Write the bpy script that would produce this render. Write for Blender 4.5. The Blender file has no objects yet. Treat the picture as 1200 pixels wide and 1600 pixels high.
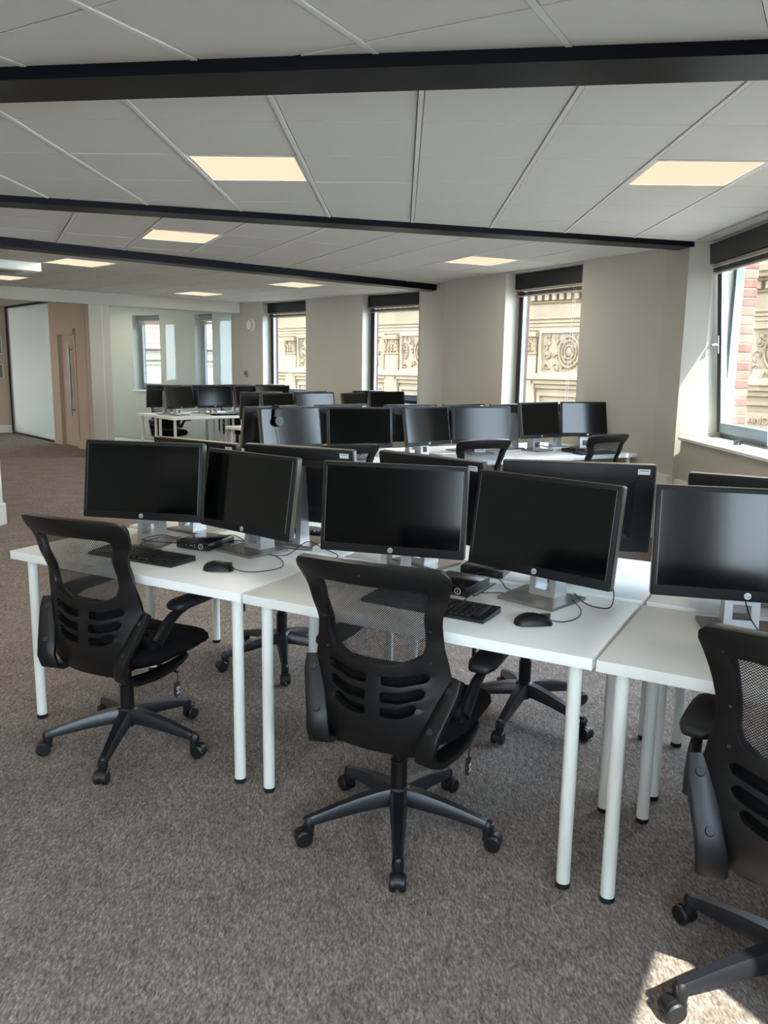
import bpy, bmesh, math, random
from mathutils import Vector, Matrix
from mathutils.geometry import delaunay_2d_cdt

random.seed(7)
scene = bpy.context.scene
col = scene.collection

# ------------------------------------------------------------------ camera
F_PX, PITCH, ROLL, CAM_H = 1271.04, 0.1787, 0.0154, 1.516
_up0 = Vector((0, math.sin(PITCH), math.cos(PITCH)))
_fw = Vector((0, math.cos(PITCH), -math.sin(PITCH)))
_rt = Vector((1, 0, 0)) * math.cos(ROLL) + _up0 * math.sin(ROLL)
_up = Vector((-1, 0, 0)) * math.sin(ROLL) + _up0 * math.cos(ROLL)
cd = bpy.data.cameras.new('camera')
cd.sensor_fit = 'VERTICAL'
cd.sensor_height = 36.0
cd.lens = F_PX * 36.0 / 1600.0
cd.clip_start, cd.clip_end = 0.05, 200
cam = bpy.data.objects.new('camera', cd)
col.objects.link(cam)
cam.matrix_world = Matrix(((_rt.x, _up.x, -_fw.x, 0), (_rt.y, _up.y, -_fw.y, 0), (_rt.z, _up.z, -_fw.z, CAM_H), (0, 0, 0, 1)))
scene.camera = cam

# ------------------------------------------------------------------ world, sun, exposure
SUN_L = Vector((-0.40, 0.75, -0.95)).normalized()
SUN_STRENGTH, SKY_STRENGTH, EXPOSURE = 9.0, 9.0, 1.29
PANEL_GLOW, PANEL_LIGHT = 0.42, 6.0
w = bpy.data.worlds.new('sky')
scene.world = w
w.use_nodes = True
wt = w.node_tree
wt.nodes.clear()
_bg = wt.nodes.new('ShaderNodeBackground')
_out = wt.nodes.new('ShaderNodeOutputWorld')
_tc = wt.nodes.new('ShaderNodeTexCoord')
_sep = wt.nodes.new('ShaderNodeSeparateXYZ')
_rmp = wt.nodes.new('ShaderNodeValToRGB')
_rmp.color_ramp.elements[0].position = 0.0
_rmp.color_ramp.elements[0].color = (0.80, 0.89, 1.0, 1)
_rmp.color_ramp.elements[1].position = 0.9
_rmp.color_ramp.elements[1].color = (0.55, 0.72, 1.0, 1)
wt.links.new(_tc.outputs['Generated'], _sep.inputs[0])
wt.links.new(_sep.outputs['Z'], _rmp.inputs[0])
wt.links.new(_rmp.outputs[0], _bg.inputs['Color'])
_bg.inputs['Strength'].default_value = SKY_STRENGTH
wt.links.new(_bg.outputs[0], _out.inputs[0])

sd = bpy.data.lights.new('sun', 'SUN')
sd.energy = SUN_STRENGTH
sd.angle = math.radians(0.6)
sd.color = (1.0, 0.93, 0.82)
sun = bpy.data.objects.new('sun', sd)
col.objects.link(sun)
sun.rotation_euler = SUN_L.to_track_quat('-Z', 'Y').to_euler()
sun.location = (6, -8, 14)

vs = scene.view_settings
vs.view_transform = 'Standard'
vs.look = 'None'
vs.gamma = 1.0
vs.use_curve_mapping = False
vs.exposure = EXPOSURE
scene.cycles.use_denoising = True
scene.cycles.max_bounces = 10
scene.cycles.diffuse_bounces = 5
scene.cycles.transparent_max_bounces = 24
scene.cycles.sample_clamp_indirect = 6.0
scene.cycles.caustics_reflective = False
scene.cycles.caustics_refractive = False

# ------------------------------------------------------------------ helpers
def lin(c):
    return tuple((v / 12.92 if v <= 0.04045 else ((v + 0.055) / 1.055) ** 2.4) for v in [x / 255.0 for x in c])

MATS = {}
def mat(name, rgb, rough=0.5, metal=0.0, spec=0.5, var=0.0, vscale=40.0, bump=0.0, bscale=200.0, coat=0.0):
    m = bpy.data.materials.new(name)
    m.use_nodes = True
    nt = m.node_tree
    b = nt.nodes['Principled BSDF']
    c = lin(rgb)
    b.inputs['Base Color'].default_value = (*c, 1)
    b.inputs['Roughness'].default_value = rough
    b.inputs['Metallic'].default_value = metal
    b.inputs['Specular IOR Level'].default_value = spec
    if coat:
        b.inputs['Coat Weight'].default_value = coat
        b.inputs['Coat Roughness'].default_value = 0.15
    tc = None
    if var or bump:
        tc = nt.nodes.new('ShaderNodeTexCoord')
    if var:
        n = nt.nodes.new('ShaderNodeTexNoise')
        n.inputs['Scale'].default_value = vscale
        n.inputs['Detail'].default_value = 4
        r = nt.nodes.new('ShaderNodeValToRGB')
        r.color_ramp.elements[0].position = 0.3
        r.color_ramp.elements[1].position = 0.7
        r.color_ramp.elements[0].color = (*[max(0, x * (1 - var)) for x in c], 1)
        r.color_ramp.elements[1].color = (*[min(1, x * (1 + var)) for x in c], 1)
        nt.links.new(tc.outputs['Object'], n.inputs['Vector'])
        nt.links.new(n.outputs['Fac'], r.inputs[0])
        nt.links.new(r.outputs[0], b.inputs['Base Color'])
    if bump:
        n2 = nt.nodes.new('ShaderNodeTexNoise')
        n2.inputs['Scale'].default_value = bscale
        n2.inputs['Detail'].default_value = 3
        bp = nt.nodes.new('ShaderNodeBump')
        bp.inputs['Strength'].default_value = bump
        bp.inputs['Distance'].default_value = 0.002
        nt.links.new(tc.outputs['Object'], n2.inputs['Vector'])
        nt.links.new(n2.outputs['Fac'], bp.inputs['Height'])
        nt.links.new(bp.outputs[0], b.inputs['Normal'])
    MATS[name] = m
    return m

def carpet_mat():
    m = bpy.data.materials.new('carpet')
    m.use_nodes = True
    nt = m.node_tree
    b = nt.nodes['Principled BSDF']
    b.inputs['Roughness'].default_value = 0.95
    b.inputs['Specular IOR Level'].default_value = 0.1
    tc = nt.nodes.new('ShaderNodeTexCoord')
    def noise(scale, detail, sx=1, sy=1, rot=0.0):
        mp = nt.nodes.new('ShaderNodeMapping')
        mp.inputs['Scale'].default_value = (sx, sy, 1)
        mp.inputs['Rotation'].default_value = (0, 0, rot)
        n = nt.nodes.new('ShaderNodeTexNoise')
        n.inputs['Scale'].default_value = scale
        n.inputs['Detail'].default_value = detail
        n.inputs['Roughness'].default_value = 0.7
        nt.links.new(tc.outputs['Object'], mp.inputs[0])
        nt.links.new(mp.outputs[0], n.inputs['Vector'])
        return n
    n1 = noise(150, 4, 1, .36, 0.5)        # fibre flecks
    n2 = noise(5, 4, 1, 1)                # broad blotches
    n3 = noise(60, 4, 1, .3, 0.5)
    r1 = nt.nodes.new('ShaderNodeValToRGB')
    e = r1.color_ramp.elements
    e[0].position, e[0].color = 0.33, (*lin((72, 65, 61)), 1)
    e[1].position, e[1].color = 0.68, (*lin((194, 183, 174)), 1)
    k = e.new(0.5)
    k.color = (*lin((134, 124, 117)), 1)
    mixf = nt.nodes.new('ShaderNodeMix')
    mixf.inputs[0].default_value = 0.35
    nt.links.new(n1.outputs['Fac'], mixf.inputs[2])
    nt.links.new(n3.outputs['Fac'], mixf.inputs[3])
    nt.links.new(mixf.outputs[0], r1.inputs[0])
    r2 = nt.nodes.new('ShaderNodeValToRGB')
    r2.color_ramp.elements[0].position, r2.color_ramp.elements[0].color = 0.3, (0.74, 0.70, 0.69, 1)
    r2.color_ramp.elements[1].position, r2.color_ramp.elements[1].color = 0.7, (1, 1, 1, 1)
    nt.links.new(n2.outputs['Fac'], r2.inputs[0])
    mx = nt.nodes.new('ShaderNodeMix')
    mx.data_type = 'RGBA'
    mx.blend_type = 'MULTIPLY'
    mx.inputs[0].default_value = 1.0
    nt.links.new(r1.outputs[0], mx.inputs[6])
    nt.links.new(r2.outputs[0], mx.inputs[7])
    nt.links.new(mx.outputs[2], b.inputs['Base Color'])
    bp = nt.nodes.new('ShaderNodeBump')
    bp.inputs['Strength'].default_value = 0.6
    bp.inputs['Distance'].default_value = 0.004
    nt.links.new(n1.outputs['Fac'], bp.inputs['Height'])
    nt.links.new(bp.outputs[0], b.inputs['Normal'])
    MATS['carpet'] = m

def glass_mat(name, tint=(0.93, 0.97, 0.96), haze=0.0, ior=1.45):
    m = bpy.data.materials.new(name)
    m.use_nodes = True
    nt = m.node_tree
    nt.nodes.clear()
    o = nt.nodes.new('ShaderNodeOutputMaterial')
    t = nt.nodes.new('ShaderNodeBsdfTransparent')
    t.inputs[0].default_value = (*tint, 1)
    g = nt.nodes.new('ShaderNodeBsdfGlossy')
    g.inputs['Roughness'].default_value = 0.01
    lw = nt.nodes.new('ShaderNodeLayerWeight')          # Schlick, the same from both sides of the pane
    lw.inputs['Blend'].default_value = 0.5
    pw = nt.nodes.new('ShaderNodeMath')
    pw.operation = 'POWER'
    pw.inputs[1].default_value = 5.0
    nt.links.new(lw.outputs['Facing'], pw.inputs[0])
    f = nt.nodes.new('ShaderNodeMath')
    f.operation = 'MULTIPLY_ADD'
    f.inputs[1].default_value = 0.9
    f.inputs[2].default_value = 0.025
    nt.links.new(pw.outputs[0], f.inputs[0])
    mx = nt.nodes.new('ShaderNodeMixShader')
    nt.links.new(f.outputs[0], mx.inputs[0])
    nt.links.new(t.outputs[0], mx.inputs[1])
    nt.links.new(g.outputs[0], mx.inputs[2])
    last = mx
    if haze:
        d = nt.nodes.new('ShaderNodeBsdfDiffuse')
        d.inputs[0].default_value = (0.8, 0.86, 0.86, 1)
        m2 = nt.nodes.new('ShaderNodeMixShader')
        m2.inputs[0].default_value = haze
        nt.links.new(mx.outputs[0], m2.inputs[1])
        nt.links.new(d.outputs[0], m2.inputs[2])
        last = m2
    nt.links.new(last.outputs[0], o.inputs[0])
    MATS[name] = m

def emit_mat(name, rgb, s):
    m = bpy.data.materials.new(name)
    m.use_nodes = True
    nt = m.node_tree
    nt.nodes.clear()
    o = nt.nodes.new('ShaderNodeOutputMaterial')
    e = nt.nodes.new('ShaderNodeEmission')
    e.inputs[0].default_value = (*rgb, 1)
    e.inputs[1].default_value = s
    nt.links.new(e.outputs[0], o.inputs[0])
    MATS[name] = m

def mesh_fabric_mat(name, pitch, thr):
    """woven chair mesh: real see-through holes on a diagonal lattice in the chair's own coordinates"""
    m = bpy.data.materials.new(name)
    m.use_nodes = True
    nt = m.node_tree
    nt.nodes.clear()
    o = nt.nodes.new('ShaderNodeOutputMaterial')
    tc = nt.nodes.new('ShaderNodeTexCoord')
    sp = nt.nodes.new('ShaderNodeSeparateXYZ')
    nt.links.new(tc.outputs['Object'], sp.inputs[0])
    def mth(op, a, b=None):
        n = nt.nodes.new('ShaderNodeMath')
        n.operation = op
        for i, v in enumerate((a, b)):
            if v is None:
                continue
            if isinstance(v, (int, float)):
                n.inputs[i].default_value = v
            else:
                nt.links.new(v, n.inputs[i])
        return n.outputs[0]
    k = 2 * math.pi / pitch
    p = mth('COSINE', mth('MULTIPLY', mth('ADD', sp.outputs['X'], sp.outputs['Z']), k))
    q = mth('COSINE', mth('MULTIPLY', mth('SUBTRACT', sp.outputs['X'], sp.outputs['Z']), k))
    hole = mth('GREATER_THAN', mth('ADD', p, q), thr)
    t = nt.nodes.new('ShaderNodeBsdfTransparent')
    b = nt.nodes.new('ShaderNodeBsdfPrincipled')
    b.inputs['Base Color'].default_value = (0.012, 0.012, 0.013, 1)
    b.inputs['Roughness'].default_value = 0.6
    mx = nt.nodes.new('ShaderNodeMixShader')
    nt.links.new(hole, mx.inputs[0])
    nt.links.new(b.outputs[0], mx.inputs[1])
    nt.links.new(t.outputs[0], mx.inputs[2])
    nt.links.new(mx.outputs[0], o.inputs[0])
    MATS[name] = m

def roof_tile_mat():
    m = bpy.data.materials.new('roof_tiles')
    m.use_nodes = True
    nt = m.node_tree
    b = nt.nodes['Principled BSDF']
    tc = nt.nodes.new('ShaderNodeTexCoord')
    br = nt.nodes.new('ShaderNodeTexBrick')
    br.inputs['Scale'].default_value = 1.0
    br.inputs['Brick Width'].default_value = 0.5
    br.inputs['Row Height'].default_value = 0.28
    br.inputs['Mortar Size'].default_value = 0.03
    br.inputs['Color1'].default_value = (*lin((112, 76, 62)), 1)
    br.inputs['Color2'].default_value = (*lin((124, 90, 75)), 1)
    br.inputs['Mortar'].default_value = (*lin((70, 44, 36)), 1)
    nt.links.new(tc.outputs['Object'], br.inputs['Vector'])
    nt.links.new(br.outputs['Color'], b.inputs['Base Color'])
    b.inputs['Roughness'].default_value = 0.9
    MATS['roof_tiles'] = m

carpet_mat()
glass_mat('window_glass')
glass_mat('office_glass', (0.90, 0.96, 0.95), 0.10)
glass_mat('office_glass_side', (0.90, 0.96, 0.95), 0.30)
emit_mat('panel_glow', (1.0, 0.84, 0.60), PANEL_GLOW)
mesh_fabric_mat('chair_mesh', 0.0072, 0.30)
roof_tile_mat()
mat('ceiling_tile', (211, 208, 201), 0.9, spec=0.2, bump=0.25, bscale=350)
mat('ceiling_grid', (220, 218, 212), 0.6)
mat('slab_white', (200, 196, 188), 0.9)
mat('joint_shade', (84, 82, 78), 0.9)  # dark colour standing in for the shade in the tile joints
mat('wall_paint', (187, 182, 171), 0.85, spec=0.3, var=0.015, vscale=3)
mat('white_paint', (226, 226, 222), 0.6, spec=0.4)
mat('beige_paint', (196, 178, 160), 0.8, spec=0.3)
mat('beam_navy', (7, 11, 20), 0.40, spec=0.12)
mat('office_floor', (196, 192, 178), 0.7)
mat('frame_dark', (17, 19, 23), 0.45, spec=0.35)
mat('frame_grey', (92, 106, 116), 0.38, metal=0.3)
mat('frame_white', (150, 160, 170), 0.4)
mat('blind_metal', (150, 142, 128), 0.4, metal=0.4)
mat('blind_dark', (48, 42, 38), 0.5)
mat('chrome', (210, 212, 214), 0.2, metal=1.0)
mat('steel', (190, 190, 188), 0.35, metal=1.0)
mat('cord_white', (225, 225, 220), 0.7)
mat('desk_top', (240, 241, 238), 0.38, spec=0.45)
mat('desk_edge', (224, 222, 214), 0.45)
mat('leg_white', (228, 229, 222), 0.3, spec=0.5)
mat('foot_black', (22, 24, 28), 0.6)
mat('bezel', (17, 18, 21), 0.5, spec=0.35, bump=0.08, bscale=900)
mat('housing', (16, 17, 19), 0.5, spec=0.4, bump=0.1, bscale=900)
mat('screen', (4, 5, 6), 0.12, spec=0.30)
mat('monitor_rim', (120, 112, 102), 0.4, metal=0.6)
mat('stand_silver', (188, 189, 190), 0.38, metal=0.75)
mat('stand_base', (142, 135, 128), 0.42, metal=0.75)
mat('stand_grey', (128, 130, 132), 0.5, metal=0.4)
mat('logo_silver', (205, 207, 210), 0.35, metal=0.2)
mat('logo_dark', (60, 62, 66), 0.5)
mat('sticker', (235, 235, 230), 0.6)
mat('print_dark', (70, 72, 76), 0.7)
mat('plastic_black', (13, 13, 14), 0.40, spec=0.4, bump=0.10, bscale=700)
mat('plastic_satin', (14, 15, 16), 0.42, spec=0.34, bump=0.08, bscale=500)
mat('base_nylon', (22, 25, 31), 0.34, spec=0.55, bump=0.06, bscale=500)
mat('fabric_black', (9, 9, 10), 0.9, spec=0.2, bump=0.5, bscale=600)
mat('pad_black', (24, 25, 29), 0.5, spec=0.4, bump=0.15, bscale=500)
mat('bolt_grey', (44, 45, 48), 0.45, spec=0.3)
mat('caster_black', (17, 18, 20), 0.45)
mat('pc_black', (20, 21, 23), 0.25, spec=0.6)
mat('key_black', (24, 25, 28), 0.4, spec=0.5)
mat('cable_black', (18, 18, 22), 0.5)
mat('paper', (214, 226, 236), 0.8)
mat('trunking', (224, 222, 214), 0.55)
mat('stone', (110, 94, 75), 0.9, spec=0.2, var=0.10, vscale=2.2, bump=0.4, bscale=18)
mat('stone_carved', (98, 81, 62), 0.9, spec=0.2, var=0.16, vscale=7, bump=0.6, bscale=30)
mat('stone_red', (104, 76, 60), 0.9, spec=0.2, var=0.12, vscale=4)
mat('brick_a', (106, 76, 65), 0.9, spec=0.2, var=0.2, vscale=14)
mat('brick_b', (118, 86, 74), 0.9, spec=0.2, var=0.2, vscale=14)
mat('brick_c', (94, 66, 57), 0.9, spec=0.2, var=0.2, vscale=14)
mat('mortar', (120, 110, 100), 0.95)
mat('brick_skin', (76, 50, 43), 0.9, var=0.2, vscale=8)
mat('house_cream', (120, 110, 90), 0.9)
mat('dark_pane', (70, 84, 96), 0.2)
mat('picture_grey', (120, 118, 114), 0.7)
mat('foliage_green', (120, 150, 80), 0.9)

class MB:
    def __init__(s):
        s.v, s.f = [], []
    def add(s, verts, faces, M=None):
        o = len(s.v)
        if M is not None:
            verts = [M @ Vector(p) for p in verts]
        s.v += [tuple(p) for p in verts]
        s.f += [tuple(i + o for i in f) for f in faces]
        return s
    def box(s, x0, x1, y0, y1, z0, z1, M=None):
        return s.add([(x0, y0, z0), (x1, y0, z0), (x1, y1, z0), (x0, y1, z0), (x0, y0, z1), (x1, y0, z1), (x1, y1, z1), (x0, y1, z1)],
                     [(0, 3, 2, 1), (4, 5, 6, 7), (0, 1, 5, 4), (1, 2, 6, 5), (2, 3, 7, 6), (3, 0, 4, 7)], M)
    def rbox(s, x0, x1, y0, y1, z0, z1, r=0.004, seg=2, M=None):
        bm = bmesh.new()
        bmesh.ops.create_cube(bm, size=1.0)
        for v in bm.verts:
            v.co = Vector(((x0 + x1) / 2 + v.co.x * (x1 - x0), (y0 + y1) / 2 + v.co.y * (y1 - y0), (z0 + z1) / 2 + v.co.z * (z1 - z0)))
        bmesh.ops.bevel(bm, geom=list(bm.edges), offset=r, segments=seg, profile=0.5, affect='EDGES')
        s.addbm(bm, M)
        return s
    def addbm(s, bm, M=None):
        bm.verts.ensure_lookup_table()
        for i, v in enumerate(bm.verts):
            v.index = i
        s.add([v.co.copy() for v in bm.verts], [tuple(v.index for v in f.verts) for f in bm.faces], M)
        bm.free()
        return s
    def cyl(s, p0, p1, r0, r1=None, n=16, cap=True):
        r1 = r0 if r1 is None else r1
        p0, p1 = Vector(p0), Vector(p1)
        d = (p1 - p0).normalized()
        a = d.orthogonal().normalized()
        b = d.cross(a)
        vs_ = []
        for p, r in ((p0, r0), (p1, r1)):
            for i in range(n):
                t = 2 * math.pi * i / n
                vs_.append(p + a * (r * math.cos(t)) + b * (r * math.sin(t)))
        fs = [(i, (i + 1) % n, n + (i + 1) % n, n + i) for i in range(n)]
        if cap:
            fs += [tuple(range(n - 1, -1, -1)), tuple(range(n, 2 * n))]
        return s.add(vs_, fs)
    def tube(s, pts, r, n=8, closed=False):
        pts = [Vector(p) for p in pts]
        m = len(pts)
        vs_, fs = [], []
        ref = None
        for i, p in enumerate(pts):
            d = (pts[(i + 1) % m] - pts[i - 1]) if closed or 0 < i < m - 1 else (pts[1] - pts[0] if i == 0 else pts[-1] - pts[-2])
            d = d.normalized() if d.length > 1e-9 else Vector((0, 0, 1))
            if ref is None:
                ref = d.orthogonal().normalized()
            ref = (ref - d * ref.dot(d))
            ref = ref.normalized() if ref.length > 1e-6 else d.orthogonal().normalized()
            b = d.cross(ref)
            rr = r[i] if isinstance(r, (list, tuple)) else r
            for k in range(n):
                t = 2 * math.pi * k / n
                vs_.append(p + ref * (rr * math.cos(t)) + b * (rr * math.sin(t)))
        for i in range(m if closed else m - 1):
            for k in range(n):
                j = (i + 1) % m
                fs.append((i * n + k, i * n + (k + 1) % n, j * n + (k + 1) % n, j * n + k))
        if not closed:
            fs += [tuple(range(n - 1, -1, -1)), tuple(range((m - 1) * n, m * n))]
        return s.add(vs_, fs)
    def sweep(s, rings):
        n = len(rings[0])
        vs_ = [p for r in rings for p in r]
        fs = []
        for i in range(len(rings) - 1):
            for k in range(n):
                fs.append((i * n + k, i * n + (k + 1) % n, (i + 1) * n + (k + 1) % n, (i + 1) * n + k))
        fs += [tuple(range(n - 1, -1, -1)), tuple(range((len(rings) - 1) * n, len(rings) * n))]
        return s.add(vs_, fs)
    def prism(s, poly, z0, z1, M=None):
        n = len(poly)
        return s.add([(x, y, z0) for x, y in poly] + [(x, y, z1) for x, y in poly],
                     [tuple(range(n - 1, -1, -1)), tuple(range(n, 2 * n))] + [(i, (i + 1) % n, n + (i + 1) % n, n + i) for i in range(n)], M)
    def lathe(s, prof, n=24, M=None):
        vs_, fs = [], []
        m = len(prof)
        for i in range(n):
            t = 2 * math.pi * i / n
            for r, z in prof:
                vs_.append((r * math.cos(t), r * math.sin(t), z))
        for i in range(n):
            j = (i + 1) % n
            for k in range(m - 1):
                fs.append((i * m + k, j * m + k, j * m + k + 1, i * m + k + 1))
        return s.add(vs_, fs, M)
    def ball(s, c, rx, ry=None, rz=None, n=12, m=8, M=None):
        ry = rx if ry is None else ry
        rz = rx if rz is None else rz
        bm = bmesh.new()
        bmesh.ops.create_uvsphere(bm, u_segments=n, v_segments=m, radius=1.0)
        for v in bm.verts:
            v.co = Vector((c[0] + v.co.x * rx, c[1] + v.co.y * ry, c[2] + v.co.z * rz))
        return s.addbm(bm, M)
    def mesh(s, name, m, smooth=0.0):
        me = bpy.data.meshes.new(name)
        me.from_pydata(s.v, [], s.f)
        bm = bmesh.new()
        bm.from_mesh(me)
        bmesh.ops.recalc_face_normals(bm, faces=bm.faces)
        if smooth:
            for f in bm.faces:
                f.smooth = True
            for e in bm.edges:
                if len(e.link_faces) == 2 and e.calc_face_angle(0) > smooth:
                    e.smooth = False
        bm.to_mesh(me)
        bm.free()
        me.materials.append(MATS[m])
        return me
    def build(s, name, m, parent=None, smooth=0.7, loc=None):
        return ob(name, s.mesh(name, m, smooth), parent, loc)

def ob(name, me, parent=None, loc=None, rz=None):
    o = bpy.data.objects.new(name, me)
    col.objects.link(o)
    if parent is not None:
        o.parent = parent
    if loc is not None:
        o.location = loc
    if rz is not None:
        o.rotation_euler = (0, 0, rz)
    return o

def tag(o, label, cat, group=None):
    o['label'] = label
    o['category'] = cat
    if group:
        o['group'] = group
    return o

def thing(name, label, cat, loc=(0, 0, 0), rz=0.0, group=None):
    o = ob(name, None, None, loc, rz)
    o.empty_display_size = 0.1
    return tag(o, label, cat, group)

def struct(o):
    o['kind'] = 'structure'
    return o

def copy_tree(o, parent=None):
    c = o.copy()
    col.objects.link(c)
    if parent is not None:
        c.parent = parent
    for ch in o.children:
        copy_tree(ch, c)
    return c

def clone(proto, loc, rz, label, group=None):
    c = copy_tree(proto)
    c.location = loc
    c.rotation_euler = (0, 0, rz)
    c['label'] = label
    if group:
        c['group'] = group
    return c

def bake(o, mods):
    """apply modifiers to an object once (prototype meshes only)"""
    for t, kw in mods:
        md = o.modifiers.new(t.lower(), t)
        for k, v in kw.items():
            setattr(md, k, v)
    bpy.context.view_layer.update()
    dg = bpy.context.evaluated_depsgraph_get()
    me = bpy.data.meshes.new_from_object(o.evaluated_get(dg))
    o.modifiers.clear()
    o.data = me
    return o

def text_mesh(body, size, depth, shear=0.0):
    cu = bpy.data.curves.new('lettering', 'FONT')
    cu.body = body
    cu.size = size
    cu.extrude = depth
    cu.shear = shear
    cu.align_x = 'CENTER'
    cu.align_y = 'CENTER'
    cu.resolution_u = 3
    t = bpy.data.objects.new('lettering', cu)
    col.objects.link(t)
    bpy.context.view_layer.update()
    me = bpy.data.meshes.new_from_object(t.evaluated_get(bpy.context.evaluated_depsgraph_get()))
    bpy.data.objects.remove(t)
    bpy.data.curves.remove(cu)
    return me

def in_view(x, y, z, margin=0.0):
    d = Vector((x, y, z - CAM_H))
    zz = d.dot(_fw)
    if zz < 0.2:
        return False
    px, py = 600 + F_PX * d.dot(_rt) / zz, 800 - F_PX * d.dot(_up) / zz
    return -margin < px < 1200 + margin and -margin < py < 1600 + margin

def clip_poly(poly, a, b):
    """keep the part of poly left of the directed line a->b"""
    out = []
    def side(p):
        return (b[0] - a[0]) * (p[1] - a[1]) - (b[1] - a[1]) * (p[0] - a[0])
    for i in range(len(poly)):
        p, q = poly[i], poly[(i + 1) % len(poly)]
        sp, sq = side(p), side(q)
        if sp >= 0:
            out.append(p)
        if (sp >= 0) != (sq >= 0):
            t = sp / (sp - sq)
            out.append((p[0] + (q[0] - p[0]) * t, p[1] + (q[1] - p[1]) * t))
    return out

def clip_convex(poly, clip):
    for i in range(len(clip)):
        if not poly:
            return poly
        poly = clip_poly(poly, clip[i], clip[(i + 1) % len(clip)])
    return poly

# ------------------------------------------------------------------ plan of the room (metres, floor z = 0)
CZ = 2.56
V00, V01, V12 = (-3.28, -3.65), (0.366, -1.19), (2.50, 2.66)
V2E, V3S, V3E = (2.51, 7.05), (2.45, 7.43), (0.72, 10.58)
V34, V4S, V45 = (0.63, 11.0), (0.47, 11.77), (-2.60, 15.0)
W5D = (-0.866, 0.5)
V5E = (V45[0] + 8.2 * W5D[0], V45[1] + 8.2 * W5D[1])
CORE = -6.5

def poly_out(pts):
    return pts

room_poly = [(CORE - 4, -3.65), (-3.28, -3.85), (0.55, -1.35), (2.75, 2.6), (2.8, 7.05), (2.7, 7.5), (1.0, 10.75), (0.9, 11.1), (0.7, 11.9),
             (-2.35, 15.15), (-2.55, 15.3), (V5E[0] + .1, V5E[1] + .2), (-12, 19.3)]
struct(MB().prism(room_poly, -0.12, 0.0).build('floor', 'carpet', smooth=0))
office_poly = [(-4.62, 12.93), (-2.66, 14.66), (-7.9, 17.95), (-7.72, 17.02), (-5.0, 13.95)]
struct(MB().prism(office_poly, 0.0, 0.006).build('floor_office', 'office_floor', smooth=0))
ceiling = struct(MB().prism(room_poly, CZ + 0.016, CZ + 0.3).build('ceiling', 'slab_white', smooth=0))

# ceiling tiles: four zones, each with its own grid direction
B1a, B1b = (-7.0, 4.08), (2.6, 2.765)            # beam centre lines
B2a, B2b = (-7.0, 4.30), (2.6, 7.16)
B3a, B3b = (-7.0, 4.20), (0.72, 11.18)
BKa, BKb = (-7.5, 10.415), (-2.60, 14.69)        # bulkhead line
full_tile = None
tile_rest = MB()
bars = []
def zone(ang, e0, a0, poly, lights):
    """ang: grid heading from +Y, + to the right; e0/a0: grid phases"""
    global full_tile
    A = math.radians(ang)
    e, a = (math.cos(A), -math.sin(A)), (math.sin(A), math.cos(A))
    P = 0.6
    def W(ee, aa):
        return (e[0] * ee + a[0] * aa, e[1] * ee + a[1] * aa)
    es = [p[0] * e[0] + p[1] * e[1] for p in poly]
    as_ = [p[0] * a[0] + p[1] * a[1] for p in poly]
    for i in range(math.floor((min(es) - e0) / P), math.ceil((max(es) - e0) / P) + 1):
        E0 = e0 + i * P
        # main runner along this grid line, cut to the zone
        run = clip_convex([W(E0 - .0105, min(as_)), W(E0 + .0105, min(as_)), W(E0 + .0105, max(as_)), W(E0 - .0105, max(as_))], poly)
        if len(run) >= 3:
            cx, cy = sum(p[0] for p in run) / len(run), sum(p[1] for p in run) / len(run)
            bars.append((run, CZ - 0.003))
        for j in range(math.floor((min(as_) - a0) / P), math.ceil((max(as_) - a0) / P) + 1):
            A0 = a0 + j * P
            if (i, j) in lights:
                continue
            r = [W(E0 + .014, A0 + .003), W(E0 + P - .014, A0 + .003), W(E0 + P - .014, A0 + P - .003), W(E0 + .014, A0 + P - .003)]
            c = clip_convex(r, poly)
            if len(c) < 3:
                continue
            ar = abs(sum(c[k][0] * c[(k + 1) % len(c)][1] - c[(k + 1) % len(c)][0] * c[k][1] for k in range(len(c)))) / 2
            if ar < 0.004:
                continue
            cx, cy = W(E0 + P / 2, A0 + P / 2)
            if not (in_view(cx, cy, CZ, 260) or any(in_view(p[0], p[1], CZ, 60) for p in c)):
                tile_rest.prism(c, CZ, CZ + .012)
                continue
            if ar > 0.3396:
                if full_tile is None:
                    t = MB()
                    x, y = P / 2 - .014, P / 2 - .003
                    t.add([(-x, -y, .012), (x, -y, .012), (x, y, .012), (-x, y, .012), (-x, -y, .004), (x, -y, .004), (x, y, .004), (-x, y, .004),
                           (-x + .004, -y + .004, 0), (x - .004, -y + .004, 0), (x - .004, y - .004, 0), (-x + .004, y - .004, 0)],
                          [(0, 1, 2, 3), (0, 4, 5, 1), (1, 5, 6, 2), (2, 6, 7, 3), (3, 7, 4, 0), (4, 8, 9, 5), (5, 9, 10, 6), (6, 10, 11, 7), (7, 11, 8, 4), (8, 11, 10, 9)])
                    full_tile = t.mesh('ceiling_tile', 'ceiling_tile')
                ob('ceiling_tile', full_tile, ceiling, (cx, cy, CZ + random.uniform(0, .0015)), -A)
            else:
                MB().prism(c, CZ, CZ + .012).build('ceiling_tile', 'ceiling_tile', ceiling, 0)
    return W, P

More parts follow.
